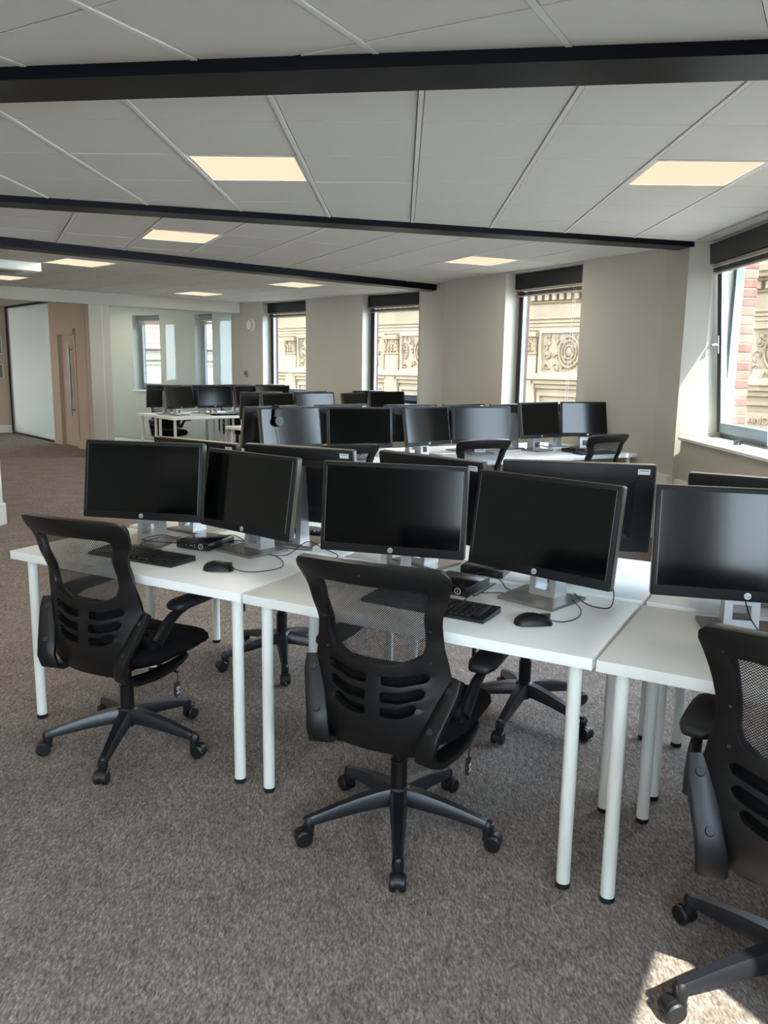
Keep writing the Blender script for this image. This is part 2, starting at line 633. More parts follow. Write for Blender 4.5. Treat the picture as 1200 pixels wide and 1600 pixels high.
Z1 = [(-7, -3.6), (-3.3, -3.6), V01, (2.55, 2.66), B1b, B1a]
Z2 = [B1a, B1b, B2b, B2a]
Z3 = [(-6.835, 4.349), B2b, (0.78, 11.2)]
Z4 = [B3a, B3b, (0.72, 11.85), (-2.42, 14.85), BKa]
lamps = []
LG = {1: (29.1, 0.295, 0.1), 2: (1.1, 0.055, 0.2), 3: (-25.8, 0.045, 0.35), 4: (-45.0, 0.23, 0.17)}
def cell(zn, e, a):
    ang, e0, a0 = LG[zn]
    return (math.floor((e - e0) / .6), math.floor((a - a0) / .6))
LIGHT_CELLS = {1: [cell(1, -1.2, -.3), cell(1, 1.2, -.3), cell(1, -3.6, -.3)],
               2: [cell(2, -.84, 4.7), cell(2, 1.53, 4.7), cell(2, -3.2, 4.7)],
               3: [cell(3, 1.55, 7.2), cell(3, 4.5, 7.2)],
               4: [cell(4, 4.1, 8.9), cell(4, 7.1, 8.9), cell(4, 7.1, 11.2), cell(4, 4.1, 11.2)]}
ZF = {}
for zn, poly in ((1, Z1), (2, Z2), (3, Z3), (4, Z4)):
    # zone polygons run counter-clockwise
    s2 = sum(poly[k][0] * poly[(k + 1) % len(poly)][1] - poly[(k + 1) % len(poly)][0] * poly[k][1] for k in range(len(poly)))
    if s2 < 0:
        poly = poly[::-1]
    ZF[zn] = zone(*LG[zn], poly, set(LIGHT_CELLS[zn]))
    MB().prism(poly, CZ + .0145, CZ + .0158).build('joint_shade_sheet', 'joint_shade', ceiling, 0)  # dark sheet added behind the tiles so their gaps read as shadow lines
for run, z in bars:
    MB().prism(run, z, CZ + .012).build('grid_bar', 'ceiling_grid', ceiling, 0)
if tile_rest.v:
    o = tile_rest.build('outer_tiles', 'ceiling_tile', ceiling, 0)
    o['kind'] = 'stuff'

# recessed LED panels
LAB = {(1, 0): 'square ceiling panel light behind the first dark beam over the walkway', (1, 1): 'square ceiling panel light over the window side behind the first dark beam',
       (1, 2): 'square ceiling panel light over the inner aisle behind the first dark beam',
       (2, 0): 'large warm square ceiling light between first and second dark beams, away from windows',
       (2, 1): 'large warm square ceiling light between first and second dark beams, beside the open window',
       (2, 2): 'warm square ceiling light between first and second dark beams, over the aisle',
       (3, 0): 'warm square ceiling light between second and third dark beams, on the aisle side',
       (3, 1): 'warm square ceiling light between second and third dark beams, near the window wall',
       (4, 0): 'warm ceiling light just past the third dark beam, aisle side',
       (4, 1): 'warm ceiling light just past the third dark beam, window side',
       (4, 2): 'small far ceiling light beside the white bulkhead, window side',
       (4, 3): 'small far ceiling light beside the white bulkhead, near white ceiling box'}
fr_me = di_me = None
for zn, cells in LIGHT_CELLS.items():
    ang, e0, a0 = LG[zn]
    W, P = ZF[zn]
    for k, (i, j) in enumerate(cells):
        cx, cy = W(e0 + (i + .5) * P, a0 + (j + .5) * P)
        L = thing('ceiling_light', LAB[(zn, k)], 'ceiling light', (cx, cy, CZ), -math.radians(ang), 'recessed ceiling panel lights')
        if fr_me is None:
            h, g = .288, .270
            f = MB().box(-h, h, -h, -g, 0, .014).box(-h, h, g, h, 0, .014).box(-h, -g, -g, g, 0, .014).box(g, h, -g, g, 0, .014)
            fr_me = f.mesh('frame', 'ceiling_grid')
            di_me = MB().box(-g, g, -g, g, .002, .012).mesh('diffuser', 'panel_glow')
        ob('frame', fr_me, L)
        ob('diffuser', di_me, L)
        if PANEL_LIGHT:
            ld = bpy.data.lights.new('panel_lamp', 'AREA')
            ld.shape = 'SQUARE'
            ld.size = 0.54
            ld.energy = PANEL_LIGHT
            ld.color = (1.0, 0.88, 0.70)
            lo = bpy.data.objects.new('panel_lamp', ld)
            col.objects.link(lo)
            lo.parent = L
            lo.location = (0, 0, 0.0005)

for k, (px_, py_, lb) in enumerate(((-7.6, 13.6, 'unseen ceiling panel light added to brighten the corridor before the door'), (-5.6, 15.6, 'ceiling panel light added to brighten the inside of the glazed office'))):
    L = thing('ceiling_light', lb, 'ceiling light', (px_, py_, CZ), rz=.8, group='recessed ceiling panel lights')  # panel added out of sight to brighten the corridor door and the office
    ob('frame', fr_me, L)
    ob('diffuser', di_me, L)
    ld = bpy.data.lights.new('panel_lamp', 'AREA')
    ld.shape, ld.size, ld.energy, ld.color = 'SQUARE', 0.54, PANEL_LIGHT * 1.6, (1.0, 0.9, 0.76)
    lo = bpy.data.objects.new('panel_lamp', ld)
    col.objects.link(lo)
    lo.parent = L

# dark beams
def beam(n, a, b, wd, drop, trim):
    d = Vector((b[0] - a[0], b[1] - a[1]))
    ln = d.length
    M = Matrix.Translation((a[0], a[1], 0)) @ Matrix.Rotation(math.atan2(d.y, d.x), 4, 'Z')
    return struct(MB().box(trim[0], ln + trim[1], -wd / 2, wd / 2, CZ - drop, CZ + .05, M).build('beam_%d' % n, 'beam_navy', smooth=0))
beam(1, B1a, B1b, .25, .045, (0, -.12))
beam(2, B2a, B2b, .22, .042, (0, -.08))
beam(3, B3a, B3b, .22, .075, (0, -.12))

# ------------------------------------------------------------------ walls
def frame_of(P0, P1):
    """matrix with x along the wall from P0 to P1, +y outwards (away from the room), z up"""
    d = Vector((P1[0] - P0[0], P1[1] - P0[1], 0))
    ln = d.length
    d.normalize()
    n = Vector((d.y, -d.x, 0))                 # right-hand side of travel; the room lies on the left
    return Matrix(((d.x, n.x, 0, P0[0]), (d.y, n.y, 0, P0[1]), (0, 0, 1, 0), (0, 0, 0, 1))), ln

def wall(name, P0, P1, openings, thick, skin=0.06, m='wall_paint', z1=CZ + 0.1, s_from=0.0):
    M, ln = frame_of(P0, P1)
    def slab(y0, y1):
        b = MB()
        x = s_from
        for (s0, s1, za, zb) in sorted(openings):
            if s0 - x > .005:
                b.box(x, s0, y0, y1, -.05, z1, M)
            b.box(s0, s1, y0, y1, -.05, za, M)
            if zb < z1 - .001:
                b.box(s0, s1, y0, y1, zb, z1, M)
            x = s1
        if ln - x > .005:
            b.box(x, ln, y0, y1, -.05, z1, M)
        return b
    o = struct(slab(0, thick).build(name, m, smooth=0))
    if skin:
        slab(thick + .002, thick + skin).build('brick_skin', 'brick_skin', o, 0)
    return o, M

SILL, HEAD = 0.93, 2.545
# the plan runs from behind the camera along the window wall to the far office
R2, R3, R4 = 0.33, 0.22, 0.20
OP1 = [(0.15, 2.18, SILL, HEAD)]  # out of view, widened to bring more daylight to the near desks
OP2 = [(0.20, 2.20, SILL, HEAD), (2.45, 4.25, SILL, HEAD)]
OP3 = [(1.07, 2.32, SILL, HEAD)]
OP4 = [(0.03, 1.22, SILL, HEAD), (2.61, 3.83, SILL, HEAD)]
OP5 = [(0.72, 1.15, SILL, 2.40), (2.05, 2.78, SILL, 2.40), (3.5, 4.4, SILL, 2.40)]  # last opening is hidden by the column, added to brighten the office
OP0 = [(.25, 2.10, SILL, HEAD), (2.35, 4.20, SILL, HEAD)]  # unseen windows, made wide to brighten the room from behind
OPB = []
wl0, M0 = wall('wall_rear', V00, V01, OP0, .30)
wl1, M1w = wall('wall_near', V01, V12, OP1, .30)
P2E = (2.51, 6.91)
wl2, M2w = wall('wall_right', V12, P2E, OP2, R2 + .07, .10)
wl3, M3w = wall('wall_middle', V3S, V3E, OP3, R3 + .07)
wl4, M4w = wall('wall_far', V4S, V45, OP4, R4 + .07)
wl5, M5w = wall('wall_office', V45, V5E, OP5, .27)
# splayed column end beside the open window and the chamfered columns under the beam ends
struct(MB().prism([(2.51, 7.05), (2.66, 6.912), (2.905, 6.912), (2.93, 7.5), (2.55, 7.6), (2.45, 7.43)], -.05, CZ + .1).build('wall_column_right', 'wall_paint', smooth=0))
struct(MB().prism([(.63, 11.0), (.72, 10.58), (1.2, 10.85), (.95, 11.9), (.47, 11.77)], -.05, CZ + .1).build('wall_column_middle', 'wall_paint', smooth=0))
# core of the building, rear closing wall, corridor
struct(MB().box(CORE - .2, CORE, -3.9, 9.4, -.05, CZ + .1).build('wall_left', 'wall_paint', smooth=0))
wlb, MBw = wall('wall_back', (CORE, -3.9), V00, OPB, .30)
struct(MB().box(-12.3, -12.0, 9.0, 17.0, -.05, CZ + .1).build('wall_corridor_end', 'wall_paint', smooth=0))
struct(MB().box(-12.2, CORE, 9.2, 9.4, -.05, CZ + .1).build('wall_corridor_near', 'wall_paint', smooth=0))

def seg(a, b):
    d = Vector((b[0] - a[0], b[1] - a[1], 0))
    return Matrix.Translation((a[0], a[1], 0)) @ Matrix.Rotation(math.atan2(d.y, d.x), 4, 'Z'), d.length
# white bulkhead over the office front, with the column under it
Mb, Lb = seg(BKa, BKb)
struct(MB().box(0, Lb, -.02, .16, 2.375, CZ + .02, Mb).build('trim_1', 'wall_paint', smooth=0))
colx = Vector((-4.62, 12.925, 0))
s_col = (Vector((colx.x, colx.y)) - Vector(BKa)).length
struct(MB().box(s_col, s_col + .33, .0, .16, -.02, 2.40, Mb).build('wall_office_column', 'wall_paint', smooth=0))
# office glass front: two panes and slim edges
gw = struct(ob('window_1', None))
x = s_col + .33
xe = Lb - .12
pn = (xe - x) / 3
for k in range(3):
    MB().box(x + k * pn + .004, x + (k + 1) * pn - .004, .07, .082, .01, 2.375, Mb).build('pane', 'office_glass', gw, 0)
MB().box(x, xe, .06, .092, 0.0, .012, Mb).build('bottom_channel', 'frame_dark', gw, 0)
MB().box(x - .012, x + .004, .06, .092, 0, 2.375, Mb).build('edge_trim', 'frame_dark', gw, 0)
# far glazed partition, door and corridor end
GA, GB, GC = (-7.80, 17.10), (-6.08, 15.13), (-5.0, 13.93)
Mg, Lg = seg(GA, GB)
g2 = struct(ob('window_2', None))
MB().box(.03, Lg, -.006, .006, .02, CZ - .02, Mg).build('pane', 'office_glass_side', g2, 0)
f = MB().box(0, .035, -.03, .03, 0, CZ, Mg).box(0, Lg, -.03, .03, 0, .03, Mg).box(0, Lg, -.03, .03, CZ - .025, CZ + .016, Mg)
f.build('frame', 'frame_dark', g2, 0)
Md, Ld = seg(GB, GC)
d0, d1, dz = .36, 1.16, 2.0
struct(MB().box(0, d0, -.06, .06, 0, CZ, Md).box(d1, Ld, -.06, .06, 0, CZ, Md).box(d0, d1, -.06, .06, dz, CZ, Md).build('wall_door', 'beige_paint', smooth=0))
dr = struct(MB().box(d0 + .04, d1 - .04, .0, .045, .005, dz - .04, Md).build('door_1', 'beige_paint', smooth=0))
MB().box(d0 - .03, d0 + .05, -.075, -.05, 0, dz + .05, Md).box(d1 - .05, d1 + .03, -.075, -.05, 0, dz + .05, Md).box(d0 - .03, d1 + .03, -.075, -.05, dz - .04, dz + .05, Md).build('door_frame', 'beige_paint', dr, 0)
hp0, hp1 = Md @ Vector((d0 + .52, -.07, .55)), Md @ Vector((d0 + .52, -.07, 1.80))
hb = MB().cyl(hp0, hp1, .022, n=12)
for zz in (.65, 1.7):
    hb.cyl(Md @ Vector((d0 + .52, -.07, zz)), Md @ Vector((d0 + .52, .01, zz)), .012, n=8)
hb.build('pull_handle', 'steel', dr)
MB().box(d0 + .30, d0 + .42, -.006, .002, .85, 1.45, Md).build('vision_panel', 'print_dark', dr, 0)
struct(MB().box(0, d0 - .03, -.075, -.06, 0, .14, Md).box(d1 + .03, Ld, -.075, -.06, 0, .14, Md).build('baseboard_door', 'beige_paint', smooth=0))
Mc, Lc = seg((-12.0, 15.2), (-7.81, 17.12))
struct(MB().box(0, Lc, 0, .2, -.02, CZ + .016, Mc).build('wall_corridor', 'beige_paint', smooth=0))
struct(MB().box(0, Lc, -.015, 0, 0, .16, Mc).build('baseboard_corridor', 'white_paint', smooth=0))
for k, (z0, z1) in enumerate(((1.62, 1.98), (1.12, 1.42))):
    o = thing('wall_notice', ('grey framed notice high on corridor wall beside tall glass', 'grey framed notice hung lower on corridor wall beside tall glass')[k], 'notice')
    MB().box(Lc - .55, Lc - .12, -.02, -.001, z0, z1, Mc).build('frame', 'white_paint', o, 0)
    MB().box(Lc - .53, Lc - .14, -.023, -.0205, z0 + .02, z1 - .02, Mc).build('sheet', 'picture_grey', o, 0)
# return from door wall to the column, behind the bulkhead
Mr, Lr = seg(GC, (-4.55, 13.02))
struct(MB().box(0, Lr, 0, .1, -.02, CZ + .016, Mr).build('wall_return', 'white_paint', smooth=0))
# column at the edge of the aisle, with its skirting
struct(MB().box(-4.05, -3.55, 6.98, 7.46, 0, CZ + .016).build('wall_aisle_column', 'white_paint', smooth=0))
struct(MB().rbox(-4.07, -3.53, 6.96, 7.48, 0, .20, .006, 1).build('baseboard_column', 'white_paint', smooth=0))

# skirting and dado trunking along the window walls
def along(name, M, s0, s1, y0, y1, z0, z1, m, r=.004, kind='structure'):
    o = MB().rbox(s0, s1, y0, y1, z0, z1, r, 1, M).build(name, m, smooth=0)
    if kind:
        o['kind'] = kind
    return o
L3 = (Vector(V3E) - Vector(V3S)).length
L4 = (Vector(V45) - Vector(V4S)).length
along('baseboard_right', M2w, .02, 4.24, -.018, -.0005, 0.0, .16, 'white_paint')
along('baseboard_middle', M3w, .02, L3 - .02, -.018, -.0005, 0.0, .16, 'white_paint')
along('baseboard_far', M4w, .02, L4 - .05, -.018, -.0005, 0.0, .16, 'white_paint')
along('trim_2', M2w, .02, 4.20, -.05, -.0005, .50, .60, 'trunking')
along('trim_3', M3w, .02, L3 - .02, -.05, -.0005, .50, .60, 'trunking')
along('trim_4', M4w, .02, L4 - .05, -.05, -.0005, .50, .60, 'trunking')
Mt, Lt = seg((2.51, 7.05), (2.45, 7.43))
struct(MB().box(.0, Lt, .0005, .05, .50, .60, Mt).box(.0, Lt, .0005, .02, 0, .16, Mt).build('trim_5', 'trunking', smooth=0))
Mt2, Lt2 = seg((2.655, 6.915), (2.512, 7.047))
struct(MB().box(.0, Lt2, .0005, .04, .44, .52, Mt2).box(.0, Lt2, .0005, .02, 0, .16, Mt2).build('trim_6', 'trunking', smooth=0))

# ------------------------------------------------------------------ windows
WN = [2]
def window(M, s0, s1, z0, z1, rec, tilt=0.0, sill=True, blind=True, cords=True, head=0.165, drop=4):
    WN[0] += 1
    W = struct(ob('window_%d' % WN[0], None))
    y = rec
    e = .0015
    # fixed outer frame: dark face to the room, grey on its inner edges
    t = .045
    b = MB()
    b.box(s0 + e, s0 + t, y, y + .065, z0 + .03, z1 - e, M).box(s1 - t, s1 - e, y, y + .065, z0 + .03, z1 - e, M)
    b.box(s0 + t, s1 - t, y, y + .065, z1 - .06, z1 - e, M).box(s0 + t, s1 - t, y, y + .065, z0 + .03, z0 + .075, M)
    b.build('outer_frame', 'frame_grey' if tilt else 'frame_dark', W, 0)
    # sash, hinged at its bottom edge and leaning into the room by tilt
    ax = M @ Matrix.Translation((0, y + .01, z0 + .078)) @ Matrix.Rotation(tilt, 4, 'X')
    a0, a1 = s0 + .03, s1 - .03
    h = z1 - z0 - .11
    sw, sd = .060, .055
    b = MB()
    b.box(a0, a0 + sw, -sd, -.002, 0, h, ax).box(a1 - sw, a1, -sd, -.002, 0, h, ax).box(a0 + sw, a1 - sw, -sd, -.002, h - sw, h, ax)
    b.build('sash', 'frame_dark', W, 0)
    MB().box(a0 + sw, a1 - sw, -sd, -.002, 0, sw + .02, ax).build('bottom_rail', 'frame_grey', W, 0)
    MB().box(a0 + sw, a0 + sw + .014, -sd + .004, -.006, sw + .02, h - sw, ax).box(a1 - sw - .014, a1 - sw, -sd + .004, -.006, sw + .02, h - sw, ax).build('glazing_bead', 'frame_white', W, 0)
    MB().box(a0 + sw + .004, a1 - sw - .004, -.032, -.026, sw + .02, h - sw, ax).build('pane', 'window_glass', W, 0)
    # blind: dark head box, pale head rail, raised slats
    if blind:
        MB().box(a0 - .01, a1 + .01, -sd - .06, -sd - .001, h - head + .03, h + .02, ax).build('head_box', 'frame_dark', W, 0)
        MB().rbox(a0 + .02, a1 - .02, -sd - .05, -sd - .004, h - head + .002, h - head + .026, .003, 1, ax).build('head_rail', 'blind_metal', W, 0)
        pit = .009 if drop <= 4 else .021
        for k in range(drop):
            zz = h - head - .012 - k * pit
            MB().box(a0 + .02, a1 - .02, -sd - .046, -sd - .006, zz, zz + (.005 if drop <= 4 else .019), ax).build('slat', 'blind_dark', W, 0)
        MB().box(a0 + .02, a1 - .02, -sd - .046, -sd - .006, h - head - .019 - drop * pit, h - head - .009 - drop * pit, ax).build('bottom_slat', 'blind_metal', W, 0)
        if cords:
            for cx in ((a0 + .20, a0 + .235) if not tilt else (a0 + .62, a0 + .66)):
                MB().cyl(ax @ Vector((cx, -sd - .045, h - head)), ax @ Vector((cx + .05, -sd - .045, -.12 if tilt else .05)), .0018, n=5).build('cord', 'cord_white', W)
    # handle
    hz = h * .48
    hx = a1 - sw / 2 if tilt else a0 + sw / 2
    hd = MB().rbox(hx - .016, hx + .016, -sd - .012, -sd - .001, hz - .075, hz + .075, .004, 1, ax)
    hd.build('handle_plate', 'chrome', W)
    hd = MB().cyl(ax @ Vector((hx, -sd - .012, hz)), ax @ Vector((hx, -sd - .055, hz)), .011, n=10)
    hd.tube([ax @ Vector((hx, -sd - .05, hz)), ax @ Vector((hx + (.03 if tilt else 0), -sd - .058, hz - (.004 if tilt else .03))), ax @ Vector((hx + (.13 if tilt else 0), -sd - .06, hz - (.012 if tilt else .12)))], [.011, .010, .008], 8)
    hd.build('handle', 'chrome', W)
    if sill:
        MB().rbox(s0 - .03 if not tilt else s0, s1 + .03 if not tilt else s1 - .003, -.03, y + .06, z0 + .001, z0 + .028, .006, 2, M).build('sill_board', 'white_paint', W, 0)
    if tilt:
        st = MB().box(s1 - .75, s1 - .30, y - .17, y - .15, z0 + .030, z0 + .050, M)
        st.build('stay_bar', 'steel', W, 0)
        MB().box(s1 - .75, s1 - .70, y - .18, y - .14, z0 + .0285, z0 + .062, M).build('stay_block', 'frame_dark', W, 0)
    return W
for s0, s1, z0, z1 in OP0:
    window(M0, s0, s1, z0, z1, .2, cords=False)
for s0, s1, z0, z1 in OPB:
    window(MBw, s0, s1, z0, z1, .2, cords=False)
for s0, s1, z0, z1 in OP1:
    window(M1w, s0, s1, z0, z1, .2, cords=False, drop=27)  # unseen blind, lowered to trim the sun patch on the floor
window(M2w, *OP2[0], R2 - .07, cords=False)
window(M2w, *OP2[1], R2, tilt=math.radians(4.6))
window(M3w, *OP3[0], R3)
window(M4w, *OP4[0], R4, cords=False)
window(M4w, *OP4[1], R4, cords=False)
for op in OP5:
    window(M5w, *op, .2, cords=False, head=.10)

# brick reveal seen outside the open window: each brick its own piece
br_me = [MB().rbox(-.11, .11, -.05, .05, -.0325, .0325, .004, 1).mesh('brick', k) for k in ('brick_a', 'brick_b', 'brick_c')]
pier = struct(MB().box(2.912, 3.06, 6.985, 7.35, .4, 3.0).build('wall_brick_pier', 'mortar', smooth=0))
for r in range(24):
    z = .80 + r * .075
    o = ob('brick', br_me[random.randrange(3)], pier, (2.99, 7.026 + (r % 2) * .004, z))
    o.scale.x = .72
# small wall devices
dv = thing('wall_sounder', 'round white wall sounder high beside the farthest window', 'wall device')
Mk = M4w
c = Mk @ Vector((4.17, 0, 2.18))
R = Mk.to_3x3().to_4x4()
base = Matrix.Translation(c) @ R @ Matrix.Rotation(math.radians(90), 4, 'X')
MB().lathe([(0, .055), (.085, .055), (.11, .04), (.115, .001), (0, .001)], 28, base).build('body', 'white_paint', dv)
MB().lathe([(.088, .056), (.092, .0565), (.096, .054)], 28, base).build('ring', 'print_dark', dv)
sw = thing('wall_switch', 'small grey wall control low beside the office glass', 'switch')
MB().rbox(4.32, 4.41, -.02, -.001, 1.26, 1.38, .004, 1, Mk).build('plate', 'frame_grey', sw, 0)
MB().rbox(4.345, 4.385, -.027, -.0205, 1.30, 1.35, .003, 1, Mk).build('display', 'print_dark', sw, 0)
# white ceiling box by the corridor
cb = thing('ceiling_unit', 'white surface-mounted box unit on the far ceiling near the bulkhead', 'ceiling unit')
Mu = Matrix.Translation((-4.5, 8.85, 0)) @ Matrix.Rotation(math.radians(45), 4, 'Z')
MB().rbox(-.5, .75, -.28, .28, CZ - .10, CZ - .004, .012, 2, Mu).build('casing', 'white_paint', cb)
MB().box(-.35, .6, -.16, .16, CZ - .104, CZ - .1005, Mu).build('grille', 'frame_grey', cb, 0)

# ------------------------------------------------------------------ stone building across the street
F0 = Vector((3.87, 20.0, 0))
FT, FN = Vector((.695, -.719, 0)).normalized(), Vector((-.719, -.695, 0)).normalized()
MF = Matrix(((FT.x, -FN.x, 0, F0.x), (FT.y, -FN.y, 0, F0.y), (0, 0, 1, 0), (0, 0, 0, 1)))   # x right along facade, -y towards us
fac = thing('stone_building', 'carved pale stone building with dentil cornice across the street', 'building')
SL, SR = -12.6, 9.4
def fb(name, m, x0, x1, y0, y1, z0, z1, parent=None):
    return MB().box(x0, x1, y0, y1, z0, z1, MF).build(name, m, parent or fac, 0)
fb('wall', 'stone', SL, SR, 0, 1.2, -7, 4.3)
def moulding(name, prof, m='stone'):
    """extrude a (y, z) profile along the facade"""
    n = len(prof)
    b = MB()
    b.add([MF @ Vector((SL, y, z)) for y, z in prof] + [MF @ Vector((SR, y, z)) for y, z in prof],
          [tuple(range(n)), tuple(range(2 * n - 1, n - 1, -1))] + [(i, (i + 1) % n, n + (i + 1) % n, n + i) for i in range(n)])
    return b.build(name, m, fac, 0)
moulding('cornice', [(0, 3.24), (-.10, 3.24), (-.12, 3.28), (-.34, 3.30), (-.36, 3.36), (-.44, 3.40), (-.46, 3.48), (0, 3.48)], 'stone')
fb('parapet', 'stone_red', SL, SR, -.10, 0, 3.48, 4.3)
moulding('architrave', [(0, 2.40), (-.05, 2.40), (-.05, 2.47), (-.08, 2.48), (-.08, 2.55), (-.12, 2.57), (-.12, 2.62), (-.17, 2.66), (-.17, 2.70), (0, 2.70)])
moulding('ledge', [(0, 1.02), (-.06, 1.02), (-.06, 1.10), (-.12, 1.13), (-.12, 1.20), (-.18, 1.24), (-.18, 1.32), (-.10, 1.37), (0, 1.37)])
moulding('lower_ledge', [(0, .00), (-.06, .00), (-.10, .08), (-.10, .16), (0, .20)])
moulding('bead_course', [(0, 3.02), (-.05, 3.02), (-.07, 3.045), (-.05, 3.07), (0, 3.07)], 'stone_carved')
dm = MB().box(-.058, .058, -.13, 0, 0, .135).mesh('dentil', 'stone')
for k in range(int((SR - SL) / .205)):
    xx = SL + .1 + k * .205
    if -12.2 < xx < 7.5:
        o = ob('dentil', dm, fac)
        o.matrix_local = MF @ Matrix.Translation((xx, 0, 3.09))
# parapet blocks above the cornice
pm = MB().rbox(-.42, .42, -.16, 0, 0, .42, .01, 1).mesh('parapet_block', 'stone')
for k in range(22):
    xx = -12.4 + k * .95
    o = ob('parapet_block', pm, fac)
    o.matrix_local = MF @ Matrix.Translation((xx, -.1, 3.50))
# pilasters with carved capitals
def scroll(b, cx, cz, r0, turns, y, rr, sgn=1, ph=0.0):
    pts = []
    N = int(14 * turns)
    for i in range(N + 1):
        t = i / N
        a = ph + sgn * t * turns * 2 * math.pi
        r = r0 * (1 - .82 * t)
        pts.append(MF @ Vector((cx + r * math.cos(a), y, cz + r * math.sin(a))))
    b.tube(pts, [rr * (1 - .35 * i / N) for i in range(N + 1)], 6)
PIL = [-10.0, -5.28, -.52, 4.24, 9.0]
for cx in PIL:
    MB().rbox(cx - .25, cx + .25, -.12, 0, -6.9, 1.84, .01, 1, MF).build('pilaster', 'stone', fac, 0)
    MB().box(cx - .17, cx + .17, -.132, -.1205, .3, 1.6, MF).build('pilaster_panel', 'stone', fac, 0)
    cp = MB().rbox(cx - .30, cx + .30, -.20, 0, 2.24, 2.36, .01, 1, MF).rbox(cx - .25, cx + .25, -.13, 0, 1.84, 2.24, .01, 1, MF).rbox(cx - .27, cx + .27, -.15, 0, 1.82, 1.87, .01, 1, MF).build('capital', 'stone_carved', fac, 0)
    orn = MB()
    for sg in (-1, 1):
        scroll(orn, cx + sg * .19, 2.16, .085, 1.6, -.16, .020, sg, math.pi / 2)
    for r_ in range(2):
        for q_ in range(4):
            lx = cx - .195 + q_ * .13
            orn.ball((lx, -.145, 1.95 + r_ * .11), .045, .035, .065, 8, 6, MF)
            orn.ball((lx, -.175, 1.995 + r_ * .11), .028, .025, .022, 8, 6, MF)
    orn.build('capital_carving', 'stone_carved', cp)
# sunk relief panels between the pilasters
random.seed(11)
for i in range(len(PIL) - 1):
    x0, x1 = PIL[i] + .32, PIL[i + 1] - .32
    pf = MB()
    for (a, b_, c_, d_) in ((x0, x1, 2.33, 2.40), (x0, x1, 1.37, 1.42), (x0, x0 + .07, 1.42, 2.33), (x1 - .07, x1, 1.42, 2.33)):
        pf.box(a, b_, -.075, 0, c_, d_, MF)
    pfo = pf.build('relief_panel', 'stone', fac, 0)
    rl = MB()
    for cxx in (x0 + .84, (x0 + x1) / 2 + .1, x1 - .84):
        for rr, th in ((.30, .028), (.215, .020), (.13, .02)):
            rl.tube([MF @ Vector((cxx + rr * .92 * math.cos(t * math.pi / 16), -.03, 1.88 + rr * 1.2 * math.sin(t * math.pi / 16))) for t in range(32)], th, 6, True)
        rl.ball((cxx, -.02, 1.88), .085, .05, .11, 10, 8, MF)
    xx = x0 + .2
    while xx < x1 - .15:
        for zz in (1.56, 1.80, 2.04, 2.20):
            scroll(rl, xx + random.uniform(-.08, .08), zz + random.uniform(-.05, .05), random.uniform(.07, .13), random.uniform(.8, 1.5), -.022, .017, random.choice((-1, 1)), random.uniform(0, 6.28))
            rl.ball((xx + random.uniform(-.12, .12), -.015, zz + random.uniform(-.08, .08)), random.uniform(.03, .06), .035, random.uniform(.04, .09), 8, 6, MF)
        xx += .27
    rl.build('relief_carving', 'stone_carved', pfo)
    # lower framed plaque with its carving
    lp = MB()
    for (a, b_, c_, d_) in ((x0, x1, .84, .92), (x0, x1, .24, .30), (x0, x0 + .08, .30, .84), (x1 - .08, x1, .30, .84)):
        lp.box(a, b_, -.06, 0, c_, d_, MF)
    lpo = lp.build('lower_panel', 'stone', fac, 0)
    rl = MB()
    xx = x0 + .25
    while xx < x1 - .2:
        scroll(rl, xx, .57, .15, 1.4, -.02, .022, random.choice((-1, 1)), random.uniform(0, 6.28))
        rl.ball((xx + .14, -.01, .57), .06, .035, .09, 8, 6, MF)
        xx += .33
    if i != 3:
        rl.build('lower_carving', 'stone_carved', lpo)
# raised lettering cut into the facade by the open window
for body, sx, sz, size in (('AL', 5.25, 1.46, .15), ('ANDS', 5.20, .53, .19)):
    me = text_mesh(body, size, .012)
    me.materials.append(MATS['stone_carved'])
    o = ob('carved_lettering', me, fac)
    o.matrix_local = MF @ Matrix.Translation((sx, -.09 if sz > 1 else -.07, sz)) @ Matrix.Rotation(math.radians(90), 4, 'X')
fb('name_plaque', 'stone', 4.85, 5.75, -.058, 0, .38, .70)
fb('title_plaque', 'stone', 4.95, 5.55, -.078, 0, 1.385, 1.55)

# cream house with tiled roof beyond the office windows
hs = thing('tiled_house', 'cream house with red tiled roof seen through the office windows', 'building')
Mh = Matrix.Translation((-11.5, 29.5, 0)) @ Matrix.Rotation(math.radians(-4), 4, 'Z')
MB().box(-7, 5.5, 0, 5, -7, 1.75, Mh).build('wall', 'house_cream', hs, 0)
MB().box(-7.1, 5.6, -.16, 0, 1.58, 1.86, Mh).box(-7.1, 5.6, -.08, 0, 1.42, 1.5, Mh).build('eaves_moulding', 'house_cream', hs, 0)
rf = MB().add([(-7.2, 0, 0), (5.7, 0, 0), (5.7, 5.0, 0), (-7.2, 5.0, 0), (-7.2, 0, .12), (5.7, 0, .12), (5.7, 5.0, .12), (-7.2, 5.0, .12)],
              [(0, 3, 2, 1), (4, 5, 6, 7), (0, 1, 5, 4), (1, 2, 6, 5), (2, 3, 7, 6), (3, 0, 4, 7)])
ro = rf.build('roof', 'roof_tiles', hs, 0)
ro.matrix_local = Mh @ Matrix.Translation((0, -.25, 1.86)) @ Matrix.Rotation(math.radians(42), 4, 'X')
for k, xx in enumerate((-3.0, -.6, .9, 2.6, 4.3)):
    wv = MB().box(xx - .45, xx + .45, -.05, 0, -.4, 1.05, Mh).build('house_window', 'white_paint', hs, 0)
    for q in range(2):
        for rr in range(2):
            MB().box(xx - .38 + q * .40, xx - .03 + q * .40, -.06, -.051, -.3 + rr * .66, .30 + rr * .66, Mh).build('pane', 'dark_pane', wv, 0)
